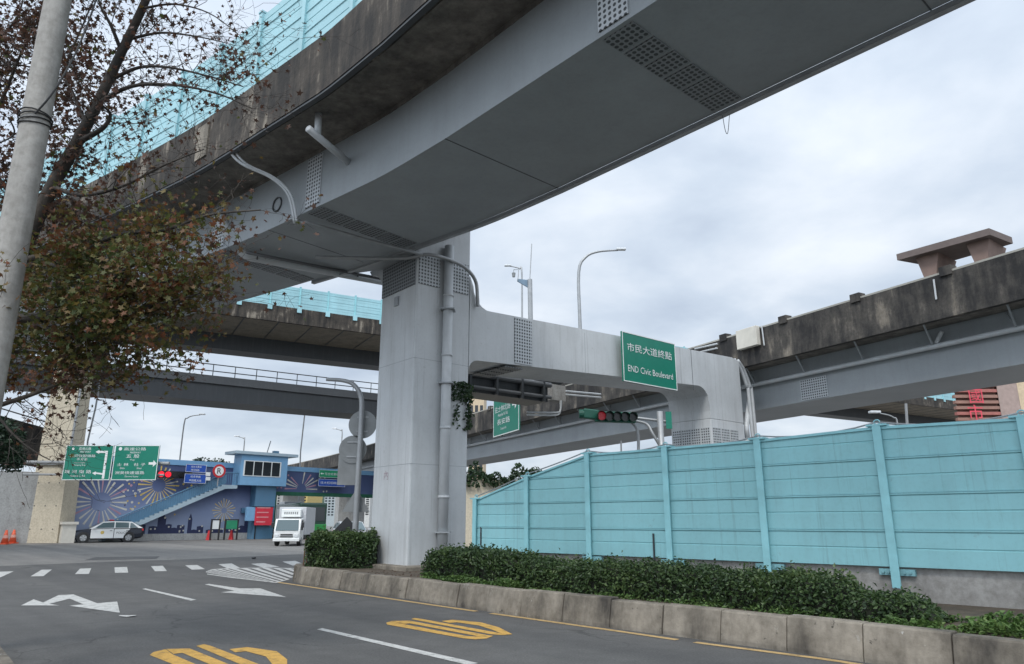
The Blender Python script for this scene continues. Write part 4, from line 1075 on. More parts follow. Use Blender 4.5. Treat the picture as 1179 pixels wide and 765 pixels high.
# sign hanging behind the portal beam
qa, qb = aty(568, 504, 37), aty(597.5, 495, 33.8)
zb_ = qa.z; qa = V((qa.x, 37, zb_ + 2.45)); qb = V((qb.x, 33.8, zb_ + 2.45))
board('road_sign', (qa, qb, V((qa.x, 37, zb_))), 0.06, SIGN_G, 'green road sign with a right arrow seen below the portal beam', 'road sign',
      [('Tacheng St.', .45, .655, .06, None, 'C'), ('往士林北路', .38, .49, .13, .62, 'C'), ('Huanhe N. Rd.', .40, .395, .065, None, 'C'), ('長安路', .42, .22, .12, .5, 'C'), ("Chang'an Rd.", .42, .10, .06, None, 'C')],
      arrows=[fixo([(.76, .52), (.86, .52), (.86, .44), (.97, .56), (.86, .68), (.86, .60), (.76, .60)])])
# dark utility bridge behind the beam
ub = thing('utility_bridge', ff(4, 6, 5), 'dark steel duct bridge with pipes tucked under the portal beam', 'duct')
MB().box(ff(2.2, 6.02, 3.2), B_ * 5.9, A_ * 1.2, UP * 0.68).build('duct', STEEL_D, ub, bevel=0.02)
for z, r_ in ((6.62, .10), (6.15, .07)): MB().tube([ff(2.2, z, 3.1), ff(8.15, z + .05, 3.1)], r_, 10).build('pipe', PIPE_D, ub)
for x in (4.2, 5.4, 6.6, 7.7): MB().box(ff(x, 6.0, 3.0), B_ * 0.09, A_ * 0.19, UP * 1.1).build('strap', STEEL_D, ub)
q = ff(8.5, 6.2, 3.4)
MB().box(q, B_ * 0.75, A_ * 0.5, UP * 0.62).build('pull_box', WALLC, ub)
for k in range(2): MB().tube([q + B_ * 0.75 + UP * (.28 + .14 * k), q + B_ * 2.8 + UP * (.38 + .14 * k)], 0.035, 6).build('conduit', PIPE, ub)
for k in range(2): MB().tube(smooth_path([q + B_ * .45 - A_ * .06 * k, q + B_ * .45 - UP * .35, q + B_ * .2 - UP * (.5 + .1 * k), q - B_ * 1.3 - UP * (.62 + .1 * k)], 4), 0.035, 6).build('conduit', PIPE, ub)

# ---- grey wall at the far left and greenery over it
gw = MB().box(wl(-30, 0, -0.2), W_ * 28.2, NW * 0.6, UP * 5.2).build('retaining_wall', GREYW); tag(gw, 'plain grey concrete retaining wall left of the beige pier', 'wall')
rmp_ = thing('ramp_barrier', wl(-10, 7, -3), 'dark sloping ramp parapet with a thin rail behind the beige pier', 'parapet')
pp0, pp1 = aty(-60, 462, 60), aty(66, 497, 62)
MB().prism([pp0, pp1, pp1 - UP * 3.2, pp0 - UP * 4.5], V((0, 0.4, 0))).build('parapet', PARA, rmp_)
MB().tube([pp0 + UP * .7, pp1 + UP * .5], 0.06, 6).build('rail', GALV, rmp_)

# ================================================================== FAR BUILDINGS / HILLS
def tower(px0, px1, pytop, d, mat, name, label, floors=12, cols=5, wmat_=GLASS, kind='building'):
    a = aty(px0, 600, d); b = aty(px1, 600, d); zt = aty(px0, pytop, d).z
    t = thing(name, ((a.x + b.x) / 2, d, 0), label, kind)
    MB().box((a.x, d, 0), (b.x - a.x, 0, 0), (0, 12, 0), (0, 0, zt)).build('wall', mat, t)
    cw_ = (b.x - a.x) / cols; fh = (zt - 3) / floors
    for i in range(floors):
        for j in range(cols):
            MB().box((a.x + cw_ * (j + .2), d - .05, 3 + fh * (i + .25)), (cw_ * .6, 0, 0), (0, .05, 0), (0, 0, fh * .55)).build('window', wmat_, t)
    return t
tower(390, 425, 572, 190, WHITEB, 'apartment_tower', 'white tower with window grid seen in the tunnel opening at right', 9, 6)
tower(372, 388, 566, 230, plain('grey_tower', (0.33, 0.37, 0.38), .8), 'apartment_tower', 'grey tower behind the bus in the tunnel opening', 9, 4)
tower(326, 352, 568, 150, YELB, 'apartment_tower', 'yellow tower seen in the tunnel opening above the truck', 7, 3)
tower(313, 325, 566, 140, plain('pale_tower', (0.48, 0.5, 0.48), .8), 'apartment_tower', 'pale narrow tower at the left end of the tunnel opening', 8, 3)
tower(538, 556, 430, 120, BEIGEB, 'beige_building', 'plain beige building glimpsed right of the pillar above the weathered barrier', 5, 3)
rb = thing('tiled_building', aty(1120, 600, 62), 'brown building with a slatted red sign wall behind the fence at right', 'building')
a = aty(1101, 465, 62); b = aty(1148, 465, 62); c_ = aty(1171, 465, 62); d_ = aty(1235, 465, 62)
MB().box((a.x, 62, 0), (b.x - a.x, 0, 0), azv(40) * 10, (0, 0, 17)).build('wall', TILEB, rb)
MB().box((b.x + .001, 61.7, 0), (c_.x - b.x, 0, 0), azv(40) * 10.3, (0, 0, 18)).build('wall', plain('mauve_render', (0.33, 0.25, 0.22), .8), rb)
MB().box((c_.x + .002, 62.2, 0), (d_.x - c_.x, 0, 0), azv(40) * 9.8, (0, 0, 18)).build('wall', BEIGEB, rb)
for k in range(16): MB().box((a.x - .3, 61.6, 8.5 + k * 0.5), (b.x - a.x + .2, 0, 0), (0, .38, 0), (0, 0, .26)).build('slat', REDB if k % 4 == 0 else plain('brown_slat', (0.27, 0.15, 0.115), .7), rb)
u = V((1, 0, 0))
for txt, py in (('國', 464.5), ('市', 484)):
    p = aty(1125, py, 61.4); MB().text(txt, p, u, UP, 1.25 if txt == '國' else 1.35, None, 'C').build('lettering', PINK, rb)
# beige walls with ivy right of the pillar
bw = thing('beige_wall', aty(570, 600, 44), 'beige concrete wall topped with dark ivy seen between pillar and fence', 'wall')
a = aty(500, 600, 44); b = aty(640, 600, 44); zt = aty(560, 553, 44).z
MB().box((a.x, 44, 0), (b.x - a.x, 0, 0), (0, .5, 0), (0, 0, zt)).build('wall', BEIGE, bw)
def leafcards(mb, pts, size, rn, up=0.3, quad=True):
    for p in pts:
        s = size * rn.uniform(.6, 1.3)
        a = V((rn.gauss(0, 1), rn.gauss(0, 1), rn.gauss(0, 1) * .6)).normalized()
        n = V((rn.gauss(0, 1), rn.gauss(0, 1), rn.gauss(0, 1) + up)).normalized()
        b = n.cross(a).normalized(); a = b.cross(n)
        f = n * s * 0.15
        mb.add([p - a * s * .5, p + b * s * .3 - a * s * .05 + f, p + a * s * .55, p - b * s * .3 - a * s * .05 + f], [(0, 1, 2), (0, 2, 3)])
rn = random.Random(21)
mb = MB(); pts = []
for k in range(1500):
    x = a.x + (b.x - a.x) * rn.random(); hh = 0.55 + .35 * math.sin(x * 2.1) + .25 * math.sin(x * 5)
    pts.append(V((x, 43.9 + rn.uniform(-.3, .6), zt + rn.uniform(-.4, max(.1, hh)))))
leafcards(mb, pts, 0.3, rn); tag(mb.build('ivy', IVY), 'dark ivy growing along the top of the beige wall', 'ivy')
# ivy clump on the pillar
mb = MB(); pts = []
for k in range(520):
    t = rn.random()
    if t < .55: al = 1.25 + rn.random() * .75; z = 5.25 + rn.uniform(-.32, .30) * (1 - abs(al - 1.6) * .5)
    else: al = 1.88 + rn.gauss(0, .06); z = 5.3 - rn.random() * 1.15
    pts.append(ff(al, z) + NB * rn.uniform(.02, .16))
for k in range(40): pts.append(ff(1.45 + rn.gauss(0, .05), 4.6 + rn.gauss(0, .22)) + NB * .05)
leafcards(mb, pts, 0.11, rn); tag(mb.build('climbing_ivy', IVY), 'small clump of dark ivy clinging to the grey pillar', 'ivy')
mb = MB()
def hill(name, x0, x1, y, h, seed):
    rn = random.Random(seed); pts = []; n = 30; ph = [rn.uniform(0, 6) for _ in range(4)]
    vs = []; fs = []
    for j in range(7):
        for i in range(n + 1):
            t = i / n; e = math.sin(math.pi * t) ** .6; f = math.sin(math.pi * j / 6)
            z = h * e * f * (0.75 + .18 * math.sin(t * 9 + ph[0]) + .1 * math.sin(t * 23 + ph[1] + j)) - 1
            vs.append((x0 + (x1 - x0) * t, y + j * 40, z))
    for j in range(6):
        for i in range(n):
            a = j * (n + 1) + i; fs.append((a, a + 1, a + n + 2, a + n + 1))
    tag(MB().add(vs, fs).build(name, HILLM, smooth=True), kind='structure')
hill('hills', -250, 90, 560, 38, 2); hill('hills', 60, 420, 420, 62, 3)

# ================================================================== VEHICLES (local axes: x forward, y left, z up)
def place_rot(loc, fwd): return math.atan2(fwd.y, fwd.x)
def wheel(parent, x, y, r, w, out):
    t = MB().cyl((x, y - w / 2, r), (x, y + w / 2, r), r, n=24).build('wheel', RUBBER, parent, local=True, bevel=0.02)
    f = y + out * (w / 2)
    mb = MB().cyl((x, f, r), (x, f + out * .012, r), r * .66, n=20)
    mb.build('rim', SIGN_BACK, t, local=True)
    mb = MB()
    for k in range(5):
        a = R(72 * k + 15); d = V((math.cos(a), 0, math.sin(a))); q = V((-d.z, 0, d.x)); c = V((x, f + out * .013, r))
        mb.prism([c + d * .03 - q * .035, c + d * r * .62 - q * .05, c + d * r * .62 + q * .05, c + d * .03 + q * .035], V((0, out * .012, 0)))
    mb.build('spokes', ALLOY, t, local=True)
    return t
def car(name, loc, fwd, label, cat, mats, police=False):
    rz = math.atan2(fwd.y, fwd.x)
    t = thing(name, loc, label, cat, rot=rz)
    body, door, roofm = mats
    # lower body: loft of rounded sections along x  (x, half width, z bottom, z top)
    st = [(2.40, .55, .36, .58), (2.33, .74, .28, .70), (2.15, .84, .24, .78), (1.6, .895, .22, .90), (1.0, .905, .22, .985), (0.2, .91, .22, 1.0), (-1.0, .91, .22, 1.02), (-1.9, .90, .24, 1.04), (-2.25, .86, .30, 1.03), (-2.40, .72, .40, .95)]
    vs = []; fs = []; n = 10
    for x, w, z0, z1 in st:
        h = z1 - z0
        for (fy, fz) in ((-.80, 0), (-.97, .12), (-1, .45), (-.97, .80), (-.80, 1.0), (.80, 1.0), (.97, .80), (1, .45), (.97, .12), (.80, 0)):
            vs.append((x, w * fy, z0 + h * fz))
    for i in range(len(st) - 1):
        for j in range(n):
            a, b = i * n + j, i * n + (j + 1) % n; fs.append((a, b, b + n, a + n))
    fs.append(list(range(n))[::-1]); fs.append([(len(st) - 1) * n + j for j in range(n)])
    MB().add(vs, fs).build('body', body, t, local=True, smooth=False)
    # greenhouse
    gs = [(1.12, .80, .96), (0.30, .66, 1.44), (-0.4, .67, 1.49), (-1.55, .66, 1.45), (-2.28, .72, 1.03)]
    lo = [(1.15, .82, .95), (.45, .84, .98), (-.5, .85, .99), (-1.6, .84, 1.0), (-2.32, .76, 1.0)]
    vs = []; fs = []
    for (x, w, z), (x2, w2, z2) in zip(gs, lo):
        vs += [(x2, -w2, z2), (x, -w, z), (x, w, z), (x2, w2, z2)]
    for i in range(4):
        for j in range(3): a = i * 4 + j; fs.append((a, a + 1, a + 5, a + 4))
    fs += [(0, 3, 2, 1), (16, 17, 18, 19)]
    MB().add(vs, [f[::-1] for f in fs]).build('roof', roofm, t, local=True)
    for sgn in (-1, 1):
        def pt(x, f):                        # f: 0 sill .. 1 roof edge, on the greenhouse side
            xs = [g[0] for g in gs]; 
            for i in range(4):
                if gs[i][0] >= x >= gs[i + 1][0]:
                    k = (gs[i][0] - x) / (gs[i][0] - gs[i + 1][0])
                    wt = gs[i][1] * (1 - k) + gs[i + 1][1] * k; ztp = gs[i][2] * (1 - k) + gs[i + 1][2] * k; break
            wb = .842; zb = 1.0
            return V((x, sgn * (wb + (wt - wb) * f + .012), zb + (ztp - zb) * f))
        for (xa, xb, xc, xd) in ((.80, .30, -.42, -.42), (-.50, -.50, -1.38, -1.38), (-1.46, -1.46, -1.62, -2.0)):
            p = [pt(xa, .05), pt(xb, .86), pt(xc, .86), pt(xd, .06)]
            mb = MB().add(p, [(0, 1, 2, 3) if sgn < 0 else (3, 2, 1, 0)]); 
            mb.prism(p, V((0, -sgn * .01, 0))) if False else None
            mb.build('window', GLASS_L, t, local=True)
        for (x0, x1) in ((1.02, -.42), (-.46, -1.48)):
            p = [V((x0, sgn * .925, .30)), V((x0, sgn * .925, .93)), V((x1, sgn * .925, .95)), V((x1 + (.28 if x1 < -1 else 0), sgn * .925, .62)), V((x1 + (.34 if x1 < -1 else 0), sgn * .925, .30))]
            d = MB().prism(p, V((0, -sgn * .05, 0))).build('door', door, t, local=True)
            MB().cbox((x1 + .18, sgn * .935, .82), .16, .02, .035).build('handle', BLACK, d, local=True)
        MB().cbox((.86, sgn * 1.0, 1.02), .14, .2, .12).build('mirror', door, t, local=True, bevel=.03)
        for x in (1.45, -1.42):
            MB().cyl((x, sgn * .80, .35), (x, sgn * .922, .35), .41, n=24).build('wheel_arch', BLACK, t, local=True)
            wheel(t, x, sgn * .83, .335, .21, sgn)
        MB().cbox((2.22, sgn * .66, .66), .22, .3, .12).build('headlight', LAMP, t, local=True, bevel=.03)
        MB().cbox((-2.32, sgn * .70, .88), .14, .26, .16).build('tail_light', TAIL, t, local=True, bevel=.03)
    p = [V((1.15, -.74, .99)), V((1.15, .74, .99)), V((.38, .60, 1.42)), V((.38, -.60, 1.42))]
    MB().poly([q + V((.02, 0, .02)) for q in p]).build('windscreen', GLASS_L, t, local=True)
    p = [V((-2.30, .66, 1.08)), V((-2.30, -.66, 1.08)), V((-1.68, -.58, 1.42)), V((-1.68, .58, 1.42))]
    MB().poly([q + V((-.03, 0, .02)) for q in p]).build('rear_window', GLASS, t, local=True)
    MB().cbox((2.38, 0, .50), .06, .9, .16).build('grille', BLACK, t, local=True)
    if police:
        lb = MB().cbox((-.25, 0, 1.55), .28, 1.1, .10).build('light_bar', TAIL, t, local=True, bevel=.03)
        for sgn in (-1, 1):
            MB().text('POLICE', (-.95, sgn * .927, .60), V((-sgn, 0, 0)), UP, .15).build('lettering', BLACK, t, local=True)
            MB().cyl((.30, sgn * .925, .70), (.30, sgn * .932, .70), .13, n=6).build('emblem', MURY, t, local=True)
        for sgn in (-1, 1): MB().box((-1.5, sgn * .6, 1.5), (1.5, 0, 0), (0, .04, 0), (0, 0, .03)).build('roof_rail', BLACK, t, local=True)
    t.scale = (1.06, 1.06, 1.06)
    return t
ca, cb_ = atz(80, 625.5), atz(160, 624)
mid = (atz(86, 625.3) + atz(151, 624.6)) / 2
fw = -azv(57)
car('police_car', mid + V((-.4, .9, 0)), fw, 'black and white police estate car with red roof light parked by the mural', 'car', (CARD, CARW, CARW), True)
car('silver_car', aty(388, 626, 47) * 1.0 - UP * aty(388, 626, 47).z + V((0.8, 0, 0)), azv(160), 'silver car half hidden behind the clipped hedge left of the pillar', 'car', (SILVER, SILVER, SILVER))

# refrigerated box truck
tc0 = atz(329, 629)
tf = (V((2.0, 0, 0)) - tc0); tf.z = 0; tf.normalize(); tf = Quaternion(UP, R(-14)) @ tf
tk = thing('box_truck', tc0, 'white refrigerated box truck coming out of the tunnel opening', 'truck', rot=math.atan2(tf.y, tf.x))
MB().prism([V((0, -.98, .45)), V((.02, -.98, 1.12)), V((-.32, -.98, 2.05)), V((-1.55, -.98, 2.1)), V((-1.55, -.98, .45))], V((0, 1.96, 0))).build('cab', CARW, tk, local=True, bevel=.05)
MB().poly([V((.015, -.86, 1.16)), V((.015, .86, 1.16)), V((-.27, .80, 1.98)), V((-.27, -.80, 1.98))]).build('windscreen', GLASS_L, tk, local=True)
for o_ in tk.children:
    if o_.name.startswith('windscreen'): o_.location = (.035, 0, .01)
for sg_ in (-1, 1):
    MB().poly([V((-.30, sg_ * .99, 1.2)), V((-.42, sg_ * .99, 1.95)), V((-1.15, sg_ * .99, 1.95)), V((-1.15, sg_ * .99, 1.2))][::sg_]).build('side_window', GLASS, tk, local=True)
    MB().cbox((.05, sg_ * .74, .80), .06, .34, .24).build('headlight', LAMP, tk, local=True, bevel=.03)
    MB().cbox((-.12, sg_ * 1.14, 1.6), .08, .2, .42).build('mirror', BLACK, tk, local=True, bevel=.03)
MB().cbox((.035, 0, .86), .03, .9, .10).build('grille', BLACK, tk, local=True)
MB().cbox((.035, 0, .70), .03, 1.0, .08).build('grille', BLACK, tk, local=True)
MB().cbox((.06, 0, .48), .16, 1.98, .24).build('bumper', CARW, tk, local=True, bevel=.03)
MB().cbox((.15, 0, .46), .02, .42, .15).build('number_plate', SIGN_W, tk, local=True)
MB().cbox((-3.75, 0, 1.9), 4.2, 2.1, 2.2).build('cargo_box', BOX_SHADE, tk, local=True, bevel=.03)
fu = MB().cbox((-1.35, 0, 2.52), .58, 1.5, .62).build('cooling_unit', SIGN_W, tk, local=True, bevel=.05)
for k in range(7): MB().cbox((-1.055, -.48 + .16 * k, 2.52), .02, .09, .18).build('louvre', SIGN_BACK, fu, local=True)
MB().cbox((-3.4, 0, .62), 5.0, .8, .2).build('chassis', BLACK, tk, local=True)
for x in (-.75, -4.4):
    for sg_ in (-1, 1): wheel(tk, x, sg_ * .84, .40, .26, sg_)
tk.scale = (.86, .86, .84)
# city bus behind it
bf = azv(150)
bus_c = V((-18.0, 66.6, 0)) - bf * 10
bs = thing('city_bus', bus_c, 'dark windowed bus with a bright green lower body behind the box truck', 'bus', rot=math.atan2(bf.y, bf.x))
MB().cbox((4.5, 0, 1.9), 11.0, 2.5, 2.6).build('body', BUSD, bs, local=True, bevel=.15)
MB().cbox((4.5, 0, .85), 11.03, 2.53, 1.0).build('skirt', BUSG, bs, local=True, bevel=.08)
for sg_ in (-1, 1):
    for k in range(6): MB().cbox((-.1 + 1.75 * k, sg_ * 1.262, 2.25), 1.6, .02, 1.0).build('window', GLASS, bs, local=True)
for e_ in (-1.02, 10.02): MB().cbox((e_, 0, 2.2), .02, 2.1, 1.2).build('end_window', GLASS, bs, local=True)
MB().cbox((1.0, 0, 3.32), 2.4, 1.7, .26).build('roof_unit', SILVER, bs, local=True, bevel=.06)
for x in (1.3, 7.6):
    for sg_ in (-1, 1): wheel(bs, x, sg_ * 1.14, .48, .28, sg_)
# scooter by the banner
sc = thing('motor_scooter', wl(16.5, 0, 2.2), 'small dark scooter parked under the red banner', 'scooter', rot=R(75))
MB().prism([V((-.75, -.14, .55)), V((-.7, -.14, .85)), V((-.1, -.14, .80)), V((.05, -.14, .38)), V((.42, -.14, .36)), V((.56, -.14, .95)), V((.64, -.14, .95)), V((.62, -.14, .3)), V((-.2, -.14, .26))], V((0, .28, 0))).build('body', CARD, sc, local=True, bevel=.04)
MB().cbox((-.42, 0, .86), .6, .26, .08).build('seat', BLACK, sc, local=True, bevel=.03)
MB().tube([V((.60, -.34, 1.02)), V((.56, 0, 1.04)), V((.60, .34, 1.02))], .018, 6).build('handlebar', BLACK, sc, local=True)
MB().cbox((.67, 0, .88), .06, .16, .14).build('headlight', LAMP, sc, local=True, bevel=.03)
for x in (-.6, .68): MB().cyl((x, -.05, .24), (x, .05, .24), .24, n=18).build('wheel', RUBBER, sc, local=True)
# notice boards
for (x0, x1, lab, m_, low) in ((241, 252, 'black framed notice board with a white panel on the pavement', SIGN_W, True), (257, 273, 'black framed notice board with a green panel on the pavement', plain('green_board', (.02, .24, .12), .5), False)):
    a, zz = wpx(x0, 621, 1.9); b, _ = wpx(x1, 621, 1.9)
    nb_ = thing('notice_board', wl((a + b) / 2, 0, 1.9), lab, 'notice board')
    for x in (a, b - .12): MB().box(wl(x, 0, 1.85), W_ * .12, NW * .1, UP * 1.75).build('post', BLACK, nb_)
    MB().box(wl(a + .125, 1.66, 1.86), W_ * (b - a - .25), NW * .08, UP * .09).build('top_bar', BLACK, nb_)
    MB().box(wl(a + .125, .92, 1.88), W_ * (b - a - .25), NW * .04, UP * .72).build('panel', m_, nb_)
    f_ = .12 if low else .7
    o = MB().add(frus((0, 0), .36, .36, .12, .12, 0, .8), FR).build('water_barrier', RED); o.location = wl(a + (b - a) * f_, 0, 1.5); tag(o, 'red plastic barrier standing by the %s notice board' % ('white' if low else 'green'), 'barrier')
# meter pillar beside the police car
mp_ = thing('utility_cabinet', wl(.1, 0, 2.2), 'beige concrete utility cabinet with a flat cap behind the police car', 'cabinet')
a, zt = wpx(73, 601, 2.4); b, _ = wpx(86, 620, 2.4)
MB().box(wl(a, 0, 1.8), W_ * (b - a), NW * .6, UP * (zt - .2)).build('box', BOXW, mp_)
MB().box(wl(a - .1, zt - .198, 1.7), W_ * (b - a + .2), NW * .8, UP * .2).build('cap', BOXW, mp_)
# cones
def cone(loc, label):
    t = thing('traffic_cone', loc, label, 'traffic cone', 'cones by the grey wall')
    MB().cyl((0, 0, .05), (0, 0, .78), .2, .05, 18).build('cone', CONE, t, local=True, smooth=True)
    MB().cyl((0, 0, .34), (0, 0, .5), .152, .118, 18).build('band', plain('pale_red_band', (.62, .3, .24), .5), t, local=True)
    MB().cbox((0, 0, .03), .46, .46, .05).build('base', CONE, t, local=True)
    t.scale = (1.25, 1.25, 1.25)
cone(atz(5, 627), 'orange traffic cone, left one of two by the grey wall'); cone(atz(14, 626), 'orange traffic cone, right one of two beside the beige pier')

# ================================================================== LAMPS, POLES, SIGNS ON POSTS
def street_lamp(base, h, arm, adir, label, r=0.09, group='street lamps', tilt=0, sc_=1.0):
    t = thing('street_lamp', base, label, 'street lamp', group)
    b = V(base); ad = V(adir).normalized()
    pts = smooth_path([b, b + UP * h * .5, b + UP * (h - arm * .55), b + UP * (h - arm * .15) + ad * arm * .18, b + UP * h + ad * arm * .5, b + UP * (h + .1) + ad * arm], 4)
    MB().tube(pts, [r * (1 - .5 * i / (len(pts) - 1)) for i in range(len(pts))], 8).build('pole', GALV, t, smooth=True)
    e_ = pts[-1]; sd_ = V((-ad.y, ad.x, 0))
    MB().prism([e_ - sd_ * .13 * sc_ - ad * .1, e_ + sd_ * .13 * sc_ - ad * .1, e_ + sd_ * .16 * sc_ + ad * .5 * sc_, e_ - sd_ * .16 * sc_ + ad * .5 * sc_], UP * .13 * sc_).build('lamp_head', LAMP, t, bevel=.03)
    return t
def lamp_px(pxb, pyb, pxt, pyt, d, zb, arm, dx, label, r=.09, sc_=1.0):
    b = aty(pxb, pyb, d); top = aty(pxt, pyt, d); b.z = zb
    return street_lamp(b, top.z - zb, arm, (dx, 0.0, 0), label, r, sc_=sc_)
lamp_px(668, 380, 664, 290, 42, 8.43, 2.5, 1, 'tall curved street lamp standing above the portal beam', .12)
lamp_px(601, 366, 598, 308, 58, 8.43, 1.0, -1, 'thin street lamp left of the camera mast above the beam', .09)
lamp_px(207, 530, 208, 479, 75, 0, 1.6, 1, 'slender street lamp above the mural wall', .09)
lamp_px(280, 524, 279, 504, 90, 0, .8, -1, 'short street lamp behind the blue cabin roof', .09)
lamp_px(92, 520, 95, 484, 70, 0, 1.0, -1, 'street lamp close behind the beige pier', .08)
lamp_px(393, 515, 394, 495, 100, 0, .9, -1, 'distant lamp over the ramp near the sign backs', .1)
lamp_px(1033, 485, 1032, 478, 40, 0, 1.0, -1, 'lamp with an arm just above the turquoise fence', .06)
def pole_px(pts, d, r, name, label, mat=GALV):
    P_ = [aty(x, y, d) for x, y in pts]; P_[0].z = 0
    o = MB().tube(P_, r, 8).build(name, mat); return tag(o, label, 'pole')
pole_px([(344, 600), (346, 520), (351, 475)], 80, .08, 'thin_mast', 'thin straight mast right of the blue cabin')
pole_px([(97, 600), (101, 508), (110, 470), (115, 440), (118, 410)], 58.8, .07, 'bent_pole', 'thin bent pole rising past the railed bridge')
pole_px([(1043, 560), (1043, 465)], 38, .07, 'thin_mast', 'short pale post behind the fence under the right viaduct')
# camera mast
b = aty(612, 366, 48)
cm = thing('camera_mast', V((b.x, 48, 8.43)), 'grey mast with a bracket and camera above the beam left of the lamp', 'camera mast')
MB().tube([V((b.x, 48, 8.43)), V((b.x - .1, 48, aty(612, 322, 48).z))], .17, 10).build('pole', GALV, cm)
MB().tube([V((b.x - .1, 48, aty(612, 322, 48).z)), V((b.x + .05, 48, aty(615, 281, 48).z))], .035, 6).build('rod', GALV, cm)
z0 = aty(612, 323, 48).z
MB().prism([V((b.x, 48, z0)), V((b.x - 1.0, 48, z0 + .12)), V((b.x - 1.0, 48, z0 - .05)), V((b.x - .05, 48, z0 - .65))], V((0, .12, 0))).build('bracket', plain('blue_grey_bracket', (.13, .2, .27), .5), cm)
MB().cyl(V((b.x - 1.25, 48, z0 + .55)), V((b.x - 1.25, 48, z0 + .25)), .14, .1, 10).build('camera', SIGN_BACK, cm)
MB().tube([V((b.x - .95, 48, z0)), V((b.x - .9, 48, z0 + .8)), V((b.x - 1.25, 48, z0 + .8)), V((b.x - 1.25, 48, z0 + .55))], .03, 6).build('camera_arm', GALV, cm)
# post with the backs of three signs, in the island
pb = V((-4.60, 21.7, 0.34))
sp_ = thing('sign_post', pb, 'curved grey post carrying sign backs behind the hedge left of the pillar', 'sign post')
pts = smooth_path([pb, pb + UP * 2.2, pb + UP * 4.3, pb + V((-.05, 0, 4.95)), pb + V((-.28, 0, 5.32)), pb + V((-.62, 0, 5.46)), pb + V((-1.15, 0, 5.5))], 5)
MB().tube(pts, [.095 - .04 * i / (len(pts) - 1) for i in range(len(pts))], 12).build('pole', GALV, sp_, smooth=True)
for (dx, z, r_) in ((0.02, 4.12, .43), (-.24, 3.36, .42)):
    d = MB().cyl(pb + V((dx, .13, z)), pb + V((dx, .15, z)), r_, n=32).build('sign_back', SIGN_BACK, sp_)
    for k in (-.22, .22): MB().cbox(pb + V((dx, .115, z + k)), .34, .03, .045).build('clamp', GALV, d)
MB().box(pb + V((-.66, .165, 2.3)), (.62, 0, 0), (0, .02, 0), (0, 0, .9)).build('sign_back', SIGN_BACK, sp_)
MB().prism([pb + V((-.46, .13, 1.52)), pb + V((.36, .13, 1.52)), pb + V((-.05, .13, 2.2))], V((0, .02, 0))).build('sign_back', SIGN_BACK, sp_)
MB().prism([pb + V((-.66, .16, 1.0)), pb + V((-.30, .16, .62)), pb + V((.06, .16, 1.0)), pb + V((-.30, .16, 1.38))], V((0, .02, 0))).build('sign_back', BLACK, sp_)
# traffic signal behind the fence
sp0 = aty(762, 520, 24); sp0.z = .3
ts = thing('traffic_signal', sp0, 'green traffic signal with five lenses on an arm behind the fence', 'traffic signal')
topz = aty(760, 474, 24).z
MB().tube([sp0, V((sp0.x, 24, topz))], .10, 12).build('post', GALV, ts, smooth=True)
h0, h1 = aty(688, 479.5, 23.8), aty(733, 481, 24.1)
MB().tube([V((sp0.x + .3, 24.2, aty(762, 485, 24).z)), h1 + V((-.3, .15, 0.05))], .05, 8).build('arm', GALV, ts)
MB().tube(smooth_path([h1 + V((-.1, .15, -.08)), h1 + V((.35, .15, -.2)), V((sp0.x - .25, 24.1, topz - .75)), V((sp0.x, 24.1, topz - 1.2))], 5), .05, 8).build('brace', GALV, ts)
hd = (h1 - h0); hd.z *= 1
hu = hd.normalized(); hn = V((hu.y, -hu.x, 0)).normalized(); hn = hn if hn.y < 0 else -hn
hn = (hn + V((-.45, 0, 0))).normalized()
MB().box(h0 - UP * .18 - hu * .1 , hd * 1.05, V((0, .22, 0)), UP * .36).build('housing', SIGNAL_G, ts, bevel=.03)
for k in range(5):
    c = h0 + hd * (k + .5) / 5
    fm = MB().tube([c + V((0, 0, 0)), c + V((-.02, -.26, 0))], .155, 14, caps=False).build('hood', SIGNAL_G if k else plain('red_lit_hood', (.1, .02, .02), .5), ts)
    MB().cyl(c + V((0, -.004, 0)), c + V((0, -.03, 0)), .15, n=14).build('lens', plain('dim_red_lens', (.35, .01, .02), .3, emit=.25, var=0) if k == 0 else LENS_D, ts)
g0 = aty(672, 476, 23.6); g1 = aty(690, 478, 23.8)
MB().box(g0 - UP * .16, g1 - g0, V((0, .3, 0)), UP * .34).build('rear_housing', SIGNAL_G, ts, bevel=.05)
MB().cyl(g0 + V((.02, .15, 0)), g0 + V((-.14, .15, 0)), .15, n=14).build('rear_hood', SIGNAL_G, ts)
pl = aty(770, 484, 24.1)
MB().cbox(pl, .2, .03, .58).build('side_plate', SIGN_G, ts)
MB().tube(smooth_path([aty(727, 486, 24.5), aty(733, 494, 24.5), aty(735, 505, 24.5), aty(735, 522, 24.5)], 4), .05, 8).build('support', GALV, ts)
pole_px([(715, 560), (715, 508)], 26, .03, 'thin_mast', 'thin pale post behind the fence left of the signal')
# stakes on the island nose
for k, (px, lab) in enumerate(((349, 'left one of two rusty steel stakes on the island nose'), (357, 'right one of two rusty steel stakes on the island nose'))):
    p = aty(px, 655, 20.6); p.z = .34
    t = thing('steel_stake', p, lab, 'stake', 'stakes on the island nose')
    MB().tube([p, p + V((.02, 0, .78))], .022, 6).build('rod', RUST, t); MB().tube([p + V((.09, 0, 0)), p + V((.05 - .08 * k, 0, .72))], .02, 6).build('rod', RUST, t)

